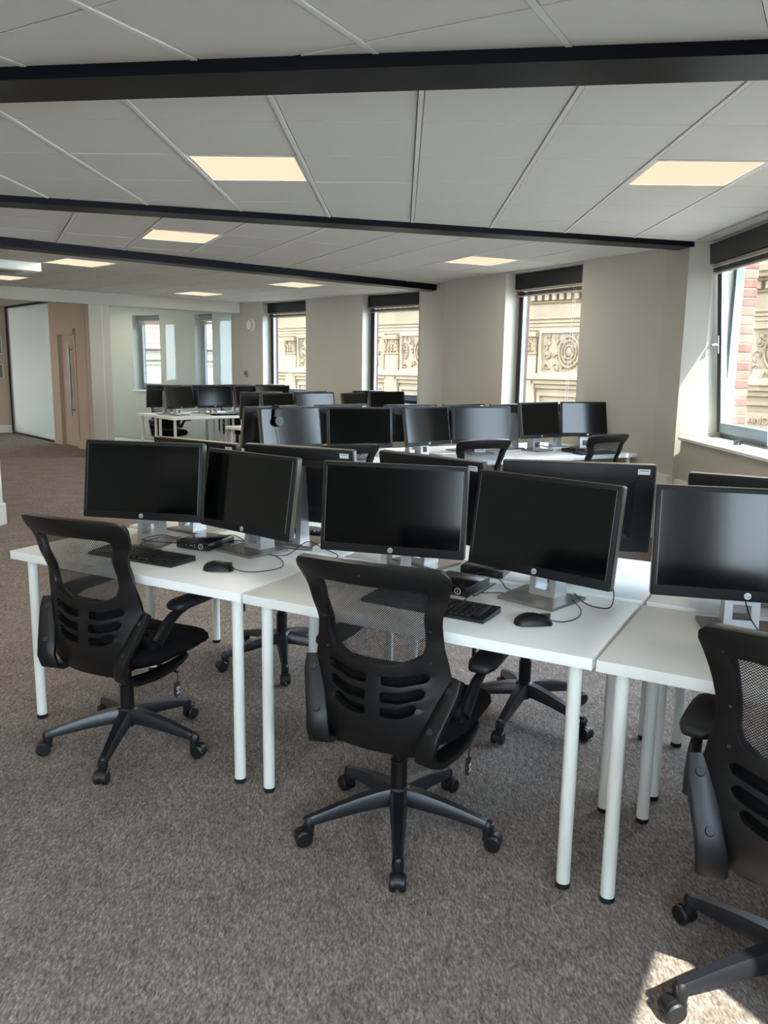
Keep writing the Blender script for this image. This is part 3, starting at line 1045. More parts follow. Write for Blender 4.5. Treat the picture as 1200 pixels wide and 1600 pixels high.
# street far below
struct(MB().box(-40, 40, -40, 60, -7.2, -7.0).build('ground', 'mortar', smooth=0))

# ------------------------------------------------------------------ desks
DESK_Z = 0.74
def make_desk(name):
    D = ob(name, None)
    D.empty_display_size = .1
    # slab with a thin edge band: origin at the front left corner on the floor, +y to the back
    MB().rbox(0, 1.2, 0, .6, DESK_Z - .034, DESK_Z, .0018, 2).build('tabletop', 'desk_top', D)
    for lx in (.06, 1.14):
        for ly in (.06, .54):
            lg = MB().cyl((0, 0, .018), (0, 0, DESK_Z - .0345), .0205, .0205, 24).build('leg', 'leg_white', D, 0.6, (lx, ly, 0))
            MB().lathe([(0, .001), (.019, .001), (.0215, .004), (.0215, .0175), (0, .0175)], 20).build('foot', 'foot_black', lg)
    return D
proto_desk = make_desk('office_desk')
YN = -0.5044
ON = Vector((0.571, 2.1017, 0))
def N_(a, b, z=0.0):
    return Vector((ON.x + math.cos(YN) * a - math.sin(YN) * b, ON.y + math.sin(YN) * a + math.cos(YN) * b, z))
YM = math.radians(28.6)
OM = Vector((2.36, 7.58, 0))
def M_(a, b, z=0.0):
    return Vector((OM.x + math.cos(YM) * a - math.sin(YM) * b, OM.y + math.sin(YM) * a + math.cos(YM) * b, z))
YF = math.radians(43)
OFs = Vector((-1.15, 9.25, 0))
def F_(a, b, z=0.0):
    return Vector((OFs.x + math.cos(YF) * a - math.sin(YF) * b, OFs.y + math.sin(YF) * a + math.cos(YF) * b, z))
YL = math.radians(40)
OLs = Vector((-2.99, 11.48, 0))
def L_(a, b, z=0.0):
    return Vector((OLs.x + math.cos(YL) * a - math.sin(YL) * b, OLs.y + math.sin(YL) * a + math.cos(YL) * b, z))
GD = 'white office desks'
def put_desk(p, rz, label, first=[True]):
    if first[0]:
        first[0] = False
        proto_desk.location = p
        proto_desk.rotation_euler = (0, 0, rz)
        tag(proto_desk, label, 'desk', GD)
        return proto_desk
    return clone(proto_desk, p, rz, label, GD)
nm = ['at the aisle end', 'in the middle', 'at the window end']
for k, a in enumerate((-2.411, -1.2, .011)):
    put_desk(N_(a, 0), YN, 'white desk %s of the closest row, with round white legs' % nm[k])
    put_desk(N_(a, .652), YN, 'white desk %s of the row backing onto the closest row' % nm[k])
for k, a in enumerate((-3.622, -2.411, -1.2)):
    put_desk(M_(a, 0), YM, 'white desk %s of the middle cluster, facing side' % nm[k])
    put_desk(M_(a, .63), YM, 'white desk %s of the middle cluster, window side' % nm[k])
nm2 = ['at the aisle end', 'at the window end']
for k, a in enumerate((0, 1.205)):
    put_desk(F_(a, 0), YF, 'white desk %s of the far cluster behind the headphones, nearer side' % nm2[k])
    put_desk(F_(a, .63), YF, 'white desk %s of the far cluster behind the headphones, farther side' % nm2[k])
    put_desk(L_(a, 0), YL, 'white desk %s of the cluster before the office glass, nearer side' % nm2[k])
    put_desk(L_(a, .63), YL, 'white desk %s of the cluster before the office glass, farther side' % nm2[k])

# ------------------------------------------------------------------ monitors
MW, MH = .5457, .3336
hp_me = text_mesh('hp', .0155, .0004, .25)
hp_me.materials.append(MATS['logo_dark'])
def make_monitor():
    R = ob('computer_monitor', None)
    R.empty_display_size = .1
    # panel: origin at its centre, facing -y
    hw, hh = MW / 2, MH / 2
    h = MB()
    h.rbox(-hw, hw, -.010, .026, -hh, hh, .006, 2)                                   # flat frame and back
    # thicker back shell, sloping in
    a, b = hw - .07, hh - .05
    c, d = hw - .10, hh - .08
    h.add([(-a, .0255, -b), (a, .0255, -b), (a, .0255, b), (-a, .0255, b), (-c, .043, -d), (c, .043, -d), (c, .043, d), (-c, .043, d)],
          [(0, 3, 2, 1), (4, 5, 6, 7), (0, 1, 5, 4), (1, 2, 6, 5), (2, 3, 7, 6), (3, 0, 4, 7)])
    hs_ = h.build('housing', 'bezel', R, 0.5)
    s0, s1, z0, z1 = -hw + .0165, hw - .0165, -hh + .033, hh - .0165
    MB().box(s0, s1, -.0115, -.0095, z0, z1).build('screen', 'screen', hs_, 0)
    # thin pale rim line along the screen opening and the silver outer edge
    MB().box(-hw - .0012, -hw + .0006, -.002, .020, -hh + .006, hh - .006).box(hw - .0006, hw + .0012, -.002, .020, -hh + .006, hh - .006).box(-hw + .006, hw - .006, -.002, .020, hh - .0006, hh + .0012).build('edge_trim', 'monitor_rim', hs_, 0)
    MB().box(s0 - .0012, s0, -.0117, -.0096, z0, z1).build('screen_line', 'stand_grey', hs_, 0)
    MB().box(s1, s1 + .0012, -.0117, -.0096, z0, z1).build('screen_line', 'stand_grey', hs_, 0)
    lg = MB().cyl((0, -.0098, -hh + .0165), (0, -.0112, -hh + .0165), .0098, n=24).build('logo', 'logo_silver', hs_)
    # raised hp letters live on the same badge
    lt = ob('logo_letters', hp_me, hs_, (0, -.0113, -hh + .0165))
    lt.rotation_euler = (math.radians(90), 0, 0)
    # back details: vent slot, inventory sticker
    MB().box(-hw + .012, hw - .012, .0255, .0268, hh - .0435, hh - .041).build('back_seam', 'foot_black', hs_, 0)
    MB().box(-hw + .022, -hw + .064, .0255, .0266, hh - .034, hh - .014).build('asset_sticker', 'sticker', hs_, 0)
    MB().box(-hw + .028, -hw + .058, .02665, .0269, hh - .021, hh - .0185).build('sticker_print', 'print_dark', hs_, 0)
    MB().rbox(-.05, .05, .042, .050, -.05, .05, .003, 1).build('mount_plate', 'housing', hs_)
    # stand: plate with rear column that has a cable window near its foot
    t = 0.001
    bs = MB()
    bs.prism([(-.118, .115), (-.108, -.085), (.108, -.085), (.118, .115)], t, t + .010)
    bs.build('stand_base', 'stand_base', R, 0.3)
    st = MB()
    prof = [(.022, t + .010), (.104, t + .010), (.078, .345), (.050, .345)]
    def slab(x0, x1, p):
        n = len(p)
        st.add([(x0, y, z) for y, z in p] + [(x1, y, z) for y, z in p], [tuple(range(n)), tuple(range(2 * n - 1, n - 1, -1))] + [(i, (i + 1) % n, n + (i + 1) % n, n + i) for i in range(n)])
    def cut(p, za, zb):
        def yl(z, k):
            (ya, z_a), (yb, z_b) = ((p[0], p[3]) if k == 0 else (p[1], p[2]))
            return ya + (yb - ya) * (z - z_a) / (z_b - z_a)
        return [(yl(za, 0), za), (yl(za, 1), za), (yl(zb, 1), zb), (yl(zb, 0), zb)]
    slab(-.050, -.026, prof)
    slab(.026, .050, prof)
    slab(-.026, .026, cut(prof, t + .010, .034))
    slab(-.026, .026, cut(prof, .080, .345))
    st.build('stand_column', 'stand_silver', R, 0.3)
    return R
proto_mon = make_monitor()
GM = 'computer monitors on the desks'
def put_monitor(p, rz, tilt, zc, label, first=[True]):
    if first[0]:
        first[0] = False
        o = proto_mon
        tag(o, label, 'monitor', GM)
        o.location = (p[0], p[1], DESK_Z)
        o.rotation_euler = (0, 0, rz)
    else:
        o = clone(proto_mon, (p[0], p[1], DESK_Z), rz, label, GM)
    for c in o.children:
        if c.name.startswith('housing'):
            c.location = (0, 0, zc - DESK_Z)
            c.rotation_euler = (-tilt, 0, 0)
    return o
rad = math.radians
mons = {}
PI = math.pi
# closest row, screens towards us (world position of the panel centre, yaw, tilt, height)
for key, x, y, yw, z, tl, lab in (
        ('M1', -1.032, 3.448, -.202, 1.013, .15, 'black monitor at the aisle end of the closest row, screen facing us'),
        ('M2', -.565, 3.315, -.690, .989, .16, 'black monitor angled to the right of the aisle-end monitor, above small desktop computer'),
        ('M3', .032, 2.935, -.271, .996, .119, 'black monitor directly behind the central chair, screen facing us'),
        ('M4', .525, 2.662, -.734, .993, .152, 'black monitor turned inward above the mouse on the middle closest desk'),
        ('M5', 1.079, 2.340, rad(-13.6), 1.011, .14, 'dark grey monitor cut by the picture edge, behind the window-end chair')):
    mons[key] = put_monitor((x, y), yw, tl, z, lab)
p6 = N_(.94, .45)
put_monitor(p6, YN - .05, .14, 1.0, 'monitor at the window end of the closest row, beside the wall')
for key, x, y, yw, z, tl, lab in (
        ('B1', -.855, 3.761, rad(-34.9), 1.0, .13, 'monitor seen from behind, above the aisle-end screen, label near its corner'),
        ('B2', -.36, 3.53, rad(-25.1), 1.0, .13, 'monitor seen from behind, between angled screen and central screen'),
        ('B3', .198, 3.19, rad(-45.5), 1.005, .13, 'monitor seen from behind, slanting away past the central screen'),
        ('B4', .714, 2.989, rad(-10.2), 1.014, .14, 'monitor with dark back and white label, wholly beside the inward-turned screen'),
        ('B5', 1.317, 2.715, rad(-30), 1.0, .13, 'monitor seen from behind, peeking above the dark grey screen'),
        ('B6', N_(.95, .86).x, N_(.95, .86).y, rad(-20), 1.0, .13, 'monitor seen from behind at the window end of second row')):
    mons[key] = put_monitor((x, y), yw + PI, tl, z, lab)
om = ['nearest the aisle', 'second from the aisle', 'third from the aisle', 'fourth from the aisle', 'fifth from the aisle', 'nearest the window wall']
for k, (key, a, b, yw, z, tl) in enumerate((
        ('A', -3.260, .512, rad(36.4), 1.013, .142), ('B', -2.651, .506, rad(13.2), 1.005, .139), ('C', -1.995, .506, rad(43), 1.002, .144),
        ('D', -1.428, .504, rad(10.2), 1.0, .149), ('E', -.757, .512, rad(38.6), 1.03, .16), ('F', -.175, .51, rad(9.5), 1.03, .144))):
    lab = 'monitor with headphones hanging on it, in the middle cluster' if key == 'A' else 'monitor facing us in the middle cluster, %s' % om[k]
    mons[key] = put_monitor(M_(a, b), yw, tl, z, lab)
for k, (key, a, b, yw, z, tl) in enumerate((
        ('a', -3.331, .823, rad(46.8), 1.008, .129), ('b', -2.686, .826, rad(38), 1.016, .128), ('c', -2.0, .823, rad(30.3), 1.008, .129),
        ('d', -1.434, .823, rad(41.6), 1.009, .129), ('e', -.889, .82, rad(35.3), 1.002, .13), ('f', -.32, .85, rad(22), 1.0, .13))):
    mons[key] = put_monitor(M_(a, b), yw + PI, tl, z, 'monitor seen from behind in the middle cluster, %s' % om[k])
for k, (a, yw) in enumerate(((.283, 53.5), (.846, 34.3), (1.492, 59.1), (2.066, 30))):
    put_monitor(F_(a, .5), rad(yw), .14, (1.002, 1.003, .99, 1.002)[k], 'small far monitor facing us beyond the middle cluster, %s' % om[(0, 1, 2, 5)[k]])
for k, (a, yw) in enumerate(((.262, 29.7), (1.0, 45), (2.0, 40))):
    put_monitor(F_(a, .83), rad(yw) + PI, .13, 1.006, 'small far monitor seen from behind beyond the middle cluster, %s' % om[(0, 1, 5)[k]])
for k, (a, yw) in enumerate(((.339, 58.8), (.903, 32.2), (1.444, 62.4), (1.924, 6.6))):
    put_monitor(L_(a, .45), rad(yw), .14, 1.008, 'far monitor facing us on the desks before the office glass, %s' % om[(0, 1, 2, 5)[k]])
for k, (a, yw) in enumerate(((.278, 34.8), (.86, 44), (1.453, 34.3), (2.12, 44))):
    put_monitor(L_(a, .85), rad(yw) + PI, .13, 1.01, 'far monitor seen from behind before the office glass, %s' % om[(0, 1, 2, 5)[k]])

# ------------------------------------------------------------------ mesh-back swivel chair (built once, then copied)
def interp(tbl, x):
    if x <= tbl[0][0]:
        return tbl[0][1]
    for (x0, y0), (x1, y1) in zip(tbl, tbl[1:]):
        if x <= x1:
            t = (x - x0) / (x1 - x0)
            t = t * t * (3 - 2 * t)
            return y0 + (y1 - y0) * t
    return tbl[-1][1]
HW = [(.40, .150), (.46, .182), (.54, .212), (.61, .228), (.67, .218), (.74, .203), (.80, .199), (.86, .209), (.93, .233), (.975, .245), (1.0, .238)]
PROF = [(.38, -.165), (.46, -.195), (.56, -.200), (.66, -.190), (.76, -.200), (.88, -.240), (1.0, -.300)]
def back_y(x, h):
    return interp(PROF, h) + 1.15 * x * x * (1.0 if h > .55 else .75)
def pip(poly, x, y):
    c = False
    for i in range(len(poly)):
        (xi, yi), (xj, yj) = poly[i], poly[i - 1]
        if (yi > y) != (yj > y) and x < (xj - xi) * (y - yi) / (yj - yi) + xi:
            c = not c
    return c
def rounded(pts, r, n=4):
    out = []
    m = len(pts)
    for i in range(m):
        p, a, b = Vector(pts[i]), Vector(pts[i - 1]), Vector(pts[(i + 1) % m])
        ra = min(r, (a - p).length * .45, (b - p).length * .45)
        p0, p1 = p + (a - p).normalized() * ra, p + (b - p).normalized() * ra
        for k in range(n + 1):
            t = k / n
            q = p0 * (1 - t) ** 2 + p * 2 * t * (1 - t) + p1 * t * t
            out.append((q.x, q.y))
    return out
def densify(poly, step=.014):
    out = []
    for i in range(len(poly)):
        a, b = poly[i], poly[(i + 1) % len(poly)]
        n = max(1, int(math.hypot(b[0] - a[0], b[1] - a[1]) / step))
        out += [(a[0] + (b[0] - a[0]) * k / n, a[1] + (b[1] - a[1]) * k / n) for k in range(n)]
    return out
def shell(outer, holes, step, warp):
    loops = [densify(outer, step)] + [densify(h, step) for h in holes]
    pts, edges = [], []
    for lp in loops:
        o = len(pts)
        pts += lp
        edges += [(o + i, o + (i + 1) % len(lp)) for i in range(len(lp))]
    xs, ys = [p[0] for p in outer], [p[1] for p in outer]
    gx = min(xs)
    while gx < max(xs):
        gy = min(ys)
        while gy < max(ys):
            if pip(outer, gx, gy) and not any(pip(h, gx, gy) for h in holes):
                if min(math.hypot(gx - p[0], gy - p[1]) for p in pts[:len(pts)]) > step * .6:
                    pts.append((gx, gy))
            gy += step * 1.4
        gx += step * 1.4
    r = delaunay_2d_cdt([Vector(p) for p in pts], edges, [], 0, 1e-6)
    v, f = r[0], r[2]
    keep = []
    for t in f:
        cx, cy = sum(v[i][0] for i in t) / len(t), sum(v[i][1] for i in t) / len(t)
        if pip(loops[0], cx, cy) and not any(pip(h, cx, cy) for h in loops[1:]):
            keep.append(tuple(t))
    return MB().add([warp(p[0], p[1]) for p in v], keep)

def make_chair():
    C = ob('office_chair', None)
    C.empty_display_size = .1
    # ---- backrest outline, closed on top by a gentle arch
    hs_ = [.405, .43, .46, .50, .54, .58, .62, .66, .70, .74, .78, .82, .86, .90, .935, .96]
    right = [(interp(HW, h), h) for h in hs_]
    top = [(.240, .978), (.225, .992), (.17, .999), (.09, 1.004), (0, 1.006), (-.09, 1.004), (-.17, .999), (-.225, .992), (-.240, .978)]
    left = [(-x, h) for x, h in reversed(right)]
    bottom = [(-.08, .395), (.08, .395)]
    outer = right + top + left + bottom
    # mesh window
    win_r = [(.142, .716), (.152, .745), (.153, .79), (.156, .84), (.164, .89), (.174, .925)]
    win = [(0, .672), (.06, .678), (.105, .694)] + win_r + [(.155, .936), (.08, .941), (-.08, .941), (-.155, .936)] + [(-x, h) for x, h in reversed(win_r)] + [(-.105, .694), (-.06, .678)]
    # ventilation slots, three on each side of the spine, rising outwards
    holes = [win]
    for k, (h0, w_) in enumerate(((.633, .160), (.584, .150), (.537, .128))):
        sl = [(.024, h0 - .019), (.024, h0 + .011), (.075, h0 + .013), (w_ - .008, h0 + .034), (w_ + .006, h0 + .020), (w_ - .006, h0 + .002), (.078, h0 - .018)]
        sl = rounded(sl, .009, 3)
        holes.append(sl)
        holes.append([(-x, h) for x, h in reversed(sl)])
    fr = shell(outer, holes, .016, lambda x, h: (x, back_y(x, h), h)).build('back_frame', 'plastic_black', C, 0)
    bake(fr, [('SOLIDIFY', dict(thickness=.024, offset=-.0)), ('BEVEL', dict(width=.007, segments=3, limit_method='ANGLE', angle_limit=1.0))])
    for p_ in fr.data.polygons:
        p_.use_smooth = True
    # screws round the frame
    sc = MB()
    for x, h in ((.19, .94), (-.19, .94), (.0, .970), (.172, .80), (-.172, .80), (.17, .70), (-.17, .70)):
        y = back_y(x, h) - .0125
        sc.cyl((x, y, h), (x, y - .002, h), .0045, n=8)
    sc.build('frame_screws', 'foot_black', fr)
    # woven mesh stretched across the window and behind the slots
    big = [(x * 1.06, .70 + (h - .70) * 1.03) for x, h in win]
    shell(big, [], .02, lambda x, h: (x, back_y(x, h) + .006, h)).build('mesh_panel', 'chair_mesh', C, 3.0)
    lum = rounded([(-.17, .50), (.17, .50), (.18, .68), (-.18, .68)], .02)
    shell(lum, [], .02, lambda x, h: (x, back_y(x, h) + .030, h)).build('lumbar_pad', 'fabric_black', C, 3.0)
    # ---- seat: padded cushion with waterfall front on a plastic pan
    def seat_ring(z, k, n=48):
        pts = []
        for i in range(n):
            t = 2 * PI * i / n
            cx, cy = math.cos(t), math.sin(t)
            e = .42
            x = math.copysign(abs(cx) ** e, cx) * (.250 - k)
            y = math.copysign(abs(cy) ** e, cy) * (.235 - k) + .045
            x *= (1.0 if y > -.05 else 1.0 - .22 * (-.05 - y) / .15)
            dz = -.028 * max(0, (y - .14) / .14) ** 2 + .010 * (abs(x) / .25) ** 2
            pts.append((x, y, z + dz))
        return pts
    MB().sweep([seat_ring(.428, .030), seat_ring(.434, .010), seat_ring(.448, .0), seat_ring(.468, .003), seat_ring(.484, .018), seat_ring(.492, .045), seat_ring(.495, .10), seat_ring(.493, .18)]).build('seat', 'fabric_black', C, 1.2)
    MB().sweep([seat_ring(.405, .12), seat_ring(.408, .07), seat_ring(.418, .03), seat_ring(.4275, .024)]).build('seat_pan', 'plastic_black', C, 1.2)
    MB().rbox(-.075, .075, -.10, .13, .365, .405, .01, 2).build('tilt_mechanism', 'plastic_black', C)
    # ---- J-shaped brackets from the back frame round under the seat, with flip-up arms
    for s in (-1, 1):
        path = [(.240, -.138, .650), (.230, -.156, .612), (.211, -.180, .555), (.192, -.205, .500), (.179, -.222, .452), (.177, -.212, .410), (.186, -.165, .388), (.200, -.08, .383), (.214, .0, .392), (.223, .06, .408), (.228, .09, .423)]
        wid = [.022, .029, .031, .032, .034, .035, .034, .032, .027, .019, .010]
        rings = []
        for i, (x, y, z) in enumerate(path):
            a = Vector(path[max(0, i - 1)])
            b = Vector(path[min(len(path) - 1, i + 1)])
            d = (b - a).normalized()
            side = Vector((.90, -.43, 0)) if i < 4 else Vector((1, -.30 * max(0, 8 - i) / 4, 0))
            side = (side - d * side.dot(d)).normalized()
            nrm = d.cross(side)
            th = .012 if i < 9 else .009
            rg = []
            for (u_, v_) in ((-1, -.6), (-.8, -1), (.8, -1), (1, -.6), (1, .6), (.8, 1), (-.8, 1), (-1, .6)):
                q = Vector((x, y, z)) + side * (u_ * wid[i]) + nrm * (v_ * th)
                rg.append((q.x * s, q.y, q.z))
            rings.append(rg)
        bk = MB().sweep(rings).build('arm_bracket', 'plastic_satin', C, 0.8)
        for i in (1, 3):
            x, y, z = path[i]
            n_ = Vector((-.34, -.72, .60)).normalized()
            p = Vector((x, y, z)) + n_ * .010
            q = p + n_ * .006
            MB().cyl((p.x * s, p.y, p.z), (q.x * s, q.y, q.z), .0125, .010, 14).build('bolt', 'bolt_grey', bk)
        # arm: pivot drum, rising arm, padded rest
        ar = MB()
        ar.cyl((s * .206, -.105, .540), (s * .252, -.105, .540), .033, n=24)
        ar.cyl((s * .230, -.105, .540), (s * .236, -.105, .540), .0345, n=24)
        ar.cyl((s * .212, -.160, .575), (s * .222, -.112, .545), .018, n=12)
        pth = [(.254, -.110, .530), (.258, -.078, .566), (.262, -.034, .604), (.265, .012, .624), (.267, .060, .632), (.267, .11, .634)]
        rw = [.022, .023, .021, .019, .020, .018]
        rt = [.034, .030, .024, .017, .012, .010]
        rings = []
        for i, (x, y, z) in enumerate(pth):
            a, b = Vector(pth[max(0, i - 1)]), Vector(pth[min(5, i + 1)])
            d = (b - a).normalized()
            nz = Vector((1, 0, 0)).cross(d).normalized()
            rg = []
            for k in range(10):
                t = 2 * PI * k / 10
                q = Vector((x, y, z)) + Vector((1, 0, 0)) * (rw[i] * math.cos(t) * .75) + nz * (rt[i] * math.sin(t))
                rg.append((q.x * s, q.y, q.z))
            rings.append(rg)
        ar.sweep(rings)
        arm = ar.build('arm', 'plastic_satin', C, 0.9)
        pr = []
        for (y, hw_, z0, z1) in ((-.030, .018, .637, .652), (-.022, .034, .633, .662), (.01, .044, .632, .667), (.08, .045, .632, .667), (.16, .043, .633, .665), (.21, .037, .635, .662), (.232, .026, .638, .657), (.238, .012, .642, .652)):
            zc, zh = (z0 + z1) / 2, (z1 - z0) / 2
            pr.append([(s * .266 + hw_ * math.copysign(abs(math.cos(t)) ** .55, math.cos(t)), y, zc + zh * math.copysign(abs(math.sin(t)) ** .6, math.sin(t))) for t in [2 * PI * k / 16 for k in range(16)]])
        MB().sweep(pr).build('arm_pad', 'pad_black', arm, 1.0)
    # ---- column, hub, five-star base on twin-wheel castors
    MB().cyl((0, 0, .085), (0, 0, .25), .027, n=20).cyl((0, 0, .25), (0, 0, .256), .0285, n=20).cyl((0, 0, .255), (0, 0, .37), .022, n=20).build('gas_column', 'plastic_black', C)
    MB().lathe([(0, .165), (.032, .165), (.040, .158), (.046, .135), (.046, .108), (.038, .098), (0, .098)], 24).build('base_hub', 'base_nylon', C)
    rings = []
    for (r, w_, zt, zb) in ((.02, .030, .160, .108), (.07, .028, .156, .106), (.14, .024, .142, .098), (.21, .020, .124, .086), (.27, .017, .106, .076), (.305, .016, .096, .072), (.318, .010, .090, .074)):
        rings.append([(r, -w_, zb), (r, -w_, zb + (zt - zb) * .55), (r, -w_ * .62, zt), (r, w_ * .62, zt), (r, w_, zb + (zt - zb) * .55), (r, w_, zb)])
    leg_me = MB().sweep(rings).mesh('base_leg', 'base_nylon', 0.5)
    ca = MB()
    for sg in (-1, 1):
        cx = .0
        ca.lathe([(0, -.010), (.022, -.010), (.027, -.006), (.027, .006), (.022, .010), (0, .010)], 20, Matrix.Translation((.318, sg * .0145, .0285)) @ Matrix.Rotation(math.radians(90), 4, 'X'))
    ca.cyl((.300, 0, .045), (.300, 0, .083), .016, .015, 14)
    ca.lathe([(.017, .052), (.019, .072), (.018, .088), (.011, .098), (0, .099)], 16, Matrix.Translation((.300, 0, 0)))
    hood = []
    for k in range(9):
        t = math.radians(-20 + k * 25)
        hood.append((.314 + .030 * math.cos(t), .032 + .028 * math.sin(t)))
    nh = len(hood)
    ca.add([(x, -.010, z) for x, z in hood] + [(x, .010, z) for x, z in hood], [tuple(range(nh)), tuple(range(2 * nh - 1, nh - 1, -1))] + [(i, i + 1, nh + i + 1, nh + i) for i in range(nh - 1)])
    cas_me = ca.mesh('caster', 'caster_black', 0.6)
    for k in range(5):
        lg = ob('base_leg', leg_me, C, (0, 0, 0), 2 * PI * k / 5)
        ob('caster', cas_me, lg)
    # ---- height lever with its hanging tag
    lv = MB().tube([(.07, .03, .383), (.16, .035, .378), (.225, .04, .362)], .0055, 8).build('height_lever', 'plastic_black', C)
    tg = MB().rbox(.219, .231, .018, .046, .270, .325, .002, 1).cyl((.225, .034, .325), (.225, .038, .362), .002, n=6).build('swing_tag', 'foot_black', lv)
    pr = MB()
    for k in range(3):
        pr.box(.2312, .2318, .023 + k * .007, .0265 + k * .007, .279, .288 + .008 * (k % 2)).box(.2312, .2318, .023 + k * .007, .0265 + k * .007, .296 + .004 * (k % 2), .308)
    pr.build('tag_print', 'sticker', C)
    return C
proto_chair = make_chair()
GC_ = 'black mesh-back swivel chairs'
def put_chair(p, head, base_phase, label, dz=-.03, first=[True]):
    """head: heading in degrees right of +Y; base_phase: world angle of one base leg"""
    rz = -math.radians(head)
    if first[0]:
        first[0] = False
        c = proto_chair
        tag(c, label, 'chair', GC_)
        c.location = (p[0], p[1], 0)
        c.rotation_euler = (0, 0, rz)
    else:
        c = clone(proto_chair, (p[0], p[1], 0), rz, label, GC_)
    k = 0
    for ch in c.children:
        if ch.name.startswith('base_leg'):
            ch.rotation_euler = (0, 0, math.radians(base_phase) - rz + 2 * PI * k / 5)
            k += 1
        elif not ch.name.startswith(('base_hub', 'gas_column')):
            ch.location.z = dz
    return c
put_chair((.062, 2.466), 25, -91, 'black mesh-back chair in the centre, pushed under the middle closest desk')
put_chair((-1.01, 3.05), 25, -90, 'black mesh-back chair at the aisle end of the closest row')
put_chair((1.012, 1.755), 31, 192, 'black mesh-back chair cut by the picture edge, with sunlit base', -.008)
c_ = N_(-1.87, 1.14)
put_chair((c_.x, c_.y), 209, -80, 'black chair under the second row desk, beyond the aisle-end chair')
c_ = N_(-.57, 1.15)
put_chair((c_.x, c_.y), 205, -118, 'black chair under the second row desk, beyond the central chair')
c_ = N_(.70, 1.25)
put_chair((c_.x, c_.y), 205, -100, 'black chair at the second row desk nearest the window wall')
c_ = M_(-3.22, -.20)
put_chair((c_.x, c_.y), -31, -80, 'black chair top showing before the dark screen in the middle cluster')
c_ = M_(-2.06, -.21)
put_chair((c_.x, c_.y), -27, -70, 'black chair top showing before the pale screen in the middle cluster')
c_ = M_(-.757, -.15)
put_chair((c_.x, c_.y), -34, -85, 'black chair nearest the wall end of the middle cluster')
c_ = L_(.55, 1.32)
put_chair((c_.x, c_.y), 146, -80, 'black chair behind the desks before the office glass, aisle end')
c_ = L_(1.80, 1.36)
put_chair((c_.x, c_.y), 136, -80, 'black chair behind the desks before the office glass, window end')

# ------------------------------------------------------------------ keyboards, mice, small computers
def make_keyboard():
    K = ob('keyboard', None)
    K.empty_display_size = .05
    # wedge body, origin at its centre on the desk, front towards -y
    b = MB()
    w_, d_ = .222, .070
    b.add([(-w_, -d_, .002), (w_, -d_, .002), (w_, d_, .002), (-w_, d_, .002), (-w_, -d_, .012), (w_, -d_, .012), (w_, d_, .022), (-w_, d_, .022)],
          [(0, 3, 2, 1), (4, 5, 6, 7), (0, 1, 5, 4), (1, 2, 6, 5), (2, 3, 7, 6), (3, 0, 4, 7)])
    b.build('body', 'key_black', K, 0)
    keys = MB()
    for r in range(6):
        y0 = -.058 + r * .0195
        x = -.212
        row = {0: [.024, .019, .019, .115, .019, .019, .024]}.get(r, [.0185] * 15)
        for kw in row + [None] + [.0185] * 3 + [None] + [.0185] * 4:
            if kw is None:
                x += .006
                continue
            if x + kw > .214:
                break
            zb = .0125 + (y0 + .07) / .14 * .010
            keys.add([(x, y0, zb), (x + kw - .001, y0, zb), (x + kw - .001, y0 + .0175, zb), (x, y0 + .0175, zb),
                      (x + .002, y0 + .002, zb + .006), (x + kw - .003, y0 + .002, zb + .006), (x + kw - .003, y0 + .0145, zb + .0065), (x + .002, y0 + .0145, zb + .0065)],
                     [(4, 5, 6, 7), (0, 1, 5, 4), (1, 2, 6, 5), (2, 3, 7, 6), (3, 0, 4, 7)])
            x += kw + .0004
    k = keys.build('keycaps', 'key_black', K, 0)
    k['kind'] = 'stuff'
    return K
proto_kb = make_keyboard()
GK = 'black computer keyboards'
def put_keyboard(p, rz, label, first=[True]):
    z = DESK_Z - .001
    if first[0]:
        first[0] = False
        proto_kb.location = (p.x, p.y, z)
        proto_kb.rotation_euler = (0, 0, rz)
        return tag(proto_kb, label, 'keyboard', GK)
    return clone(proto_kb, (p.x, p.y, z), rz, label, GK)
kb1 = put_keyboard(N_(-1.875, .200), YN + .02, 'black keyboard on the aisle-end desk, seen partly through chair mesh')
kb2 = put_keyboard(N_(-.588, .200), YN - .03, 'black keyboard on the middle desk behind the central chair')
put_keyboard(N_(.62, .26), YN, 'black keyboard seen through the window-end chair mesh')
put_keyboard(N_(-1.45, .98), YN + PI, 'black keyboard standing between monitors on the second row')
put_keyboard(M_(-.40, .12), YM - .05, 'black keyboard on the wall-end desk of the middle cluster')
put_keyboard(L_(.95, .18), YL - .15, 'small far keyboard on the desks before the office glass')

def cable(pts, r=.0022, m='cable_black', name='cable', parent=None):
    """smooth tube through the points"""
    P = [Vector(p) for p in pts]
    out = []
    for i in range(len(P) - 1):
        p0, p1, p2, p3 = P[max(0, i - 1)], P[i], P[i + 1], P[min(len(P) - 1, i + 2)]
        for k in range(6):
            t = k / 6
            out.append(.5 * ((2 * p1) + (p2 - p0) * t + (2 * p0 - 5 * p1 + 4 * p2 - p3) * t * t + (3 * p1 - p0 - 3 * p2 + p3) * t ** 3))
    out.append(P[-1])
    return MB().tube(out, r, 6).build(name, m, parent)

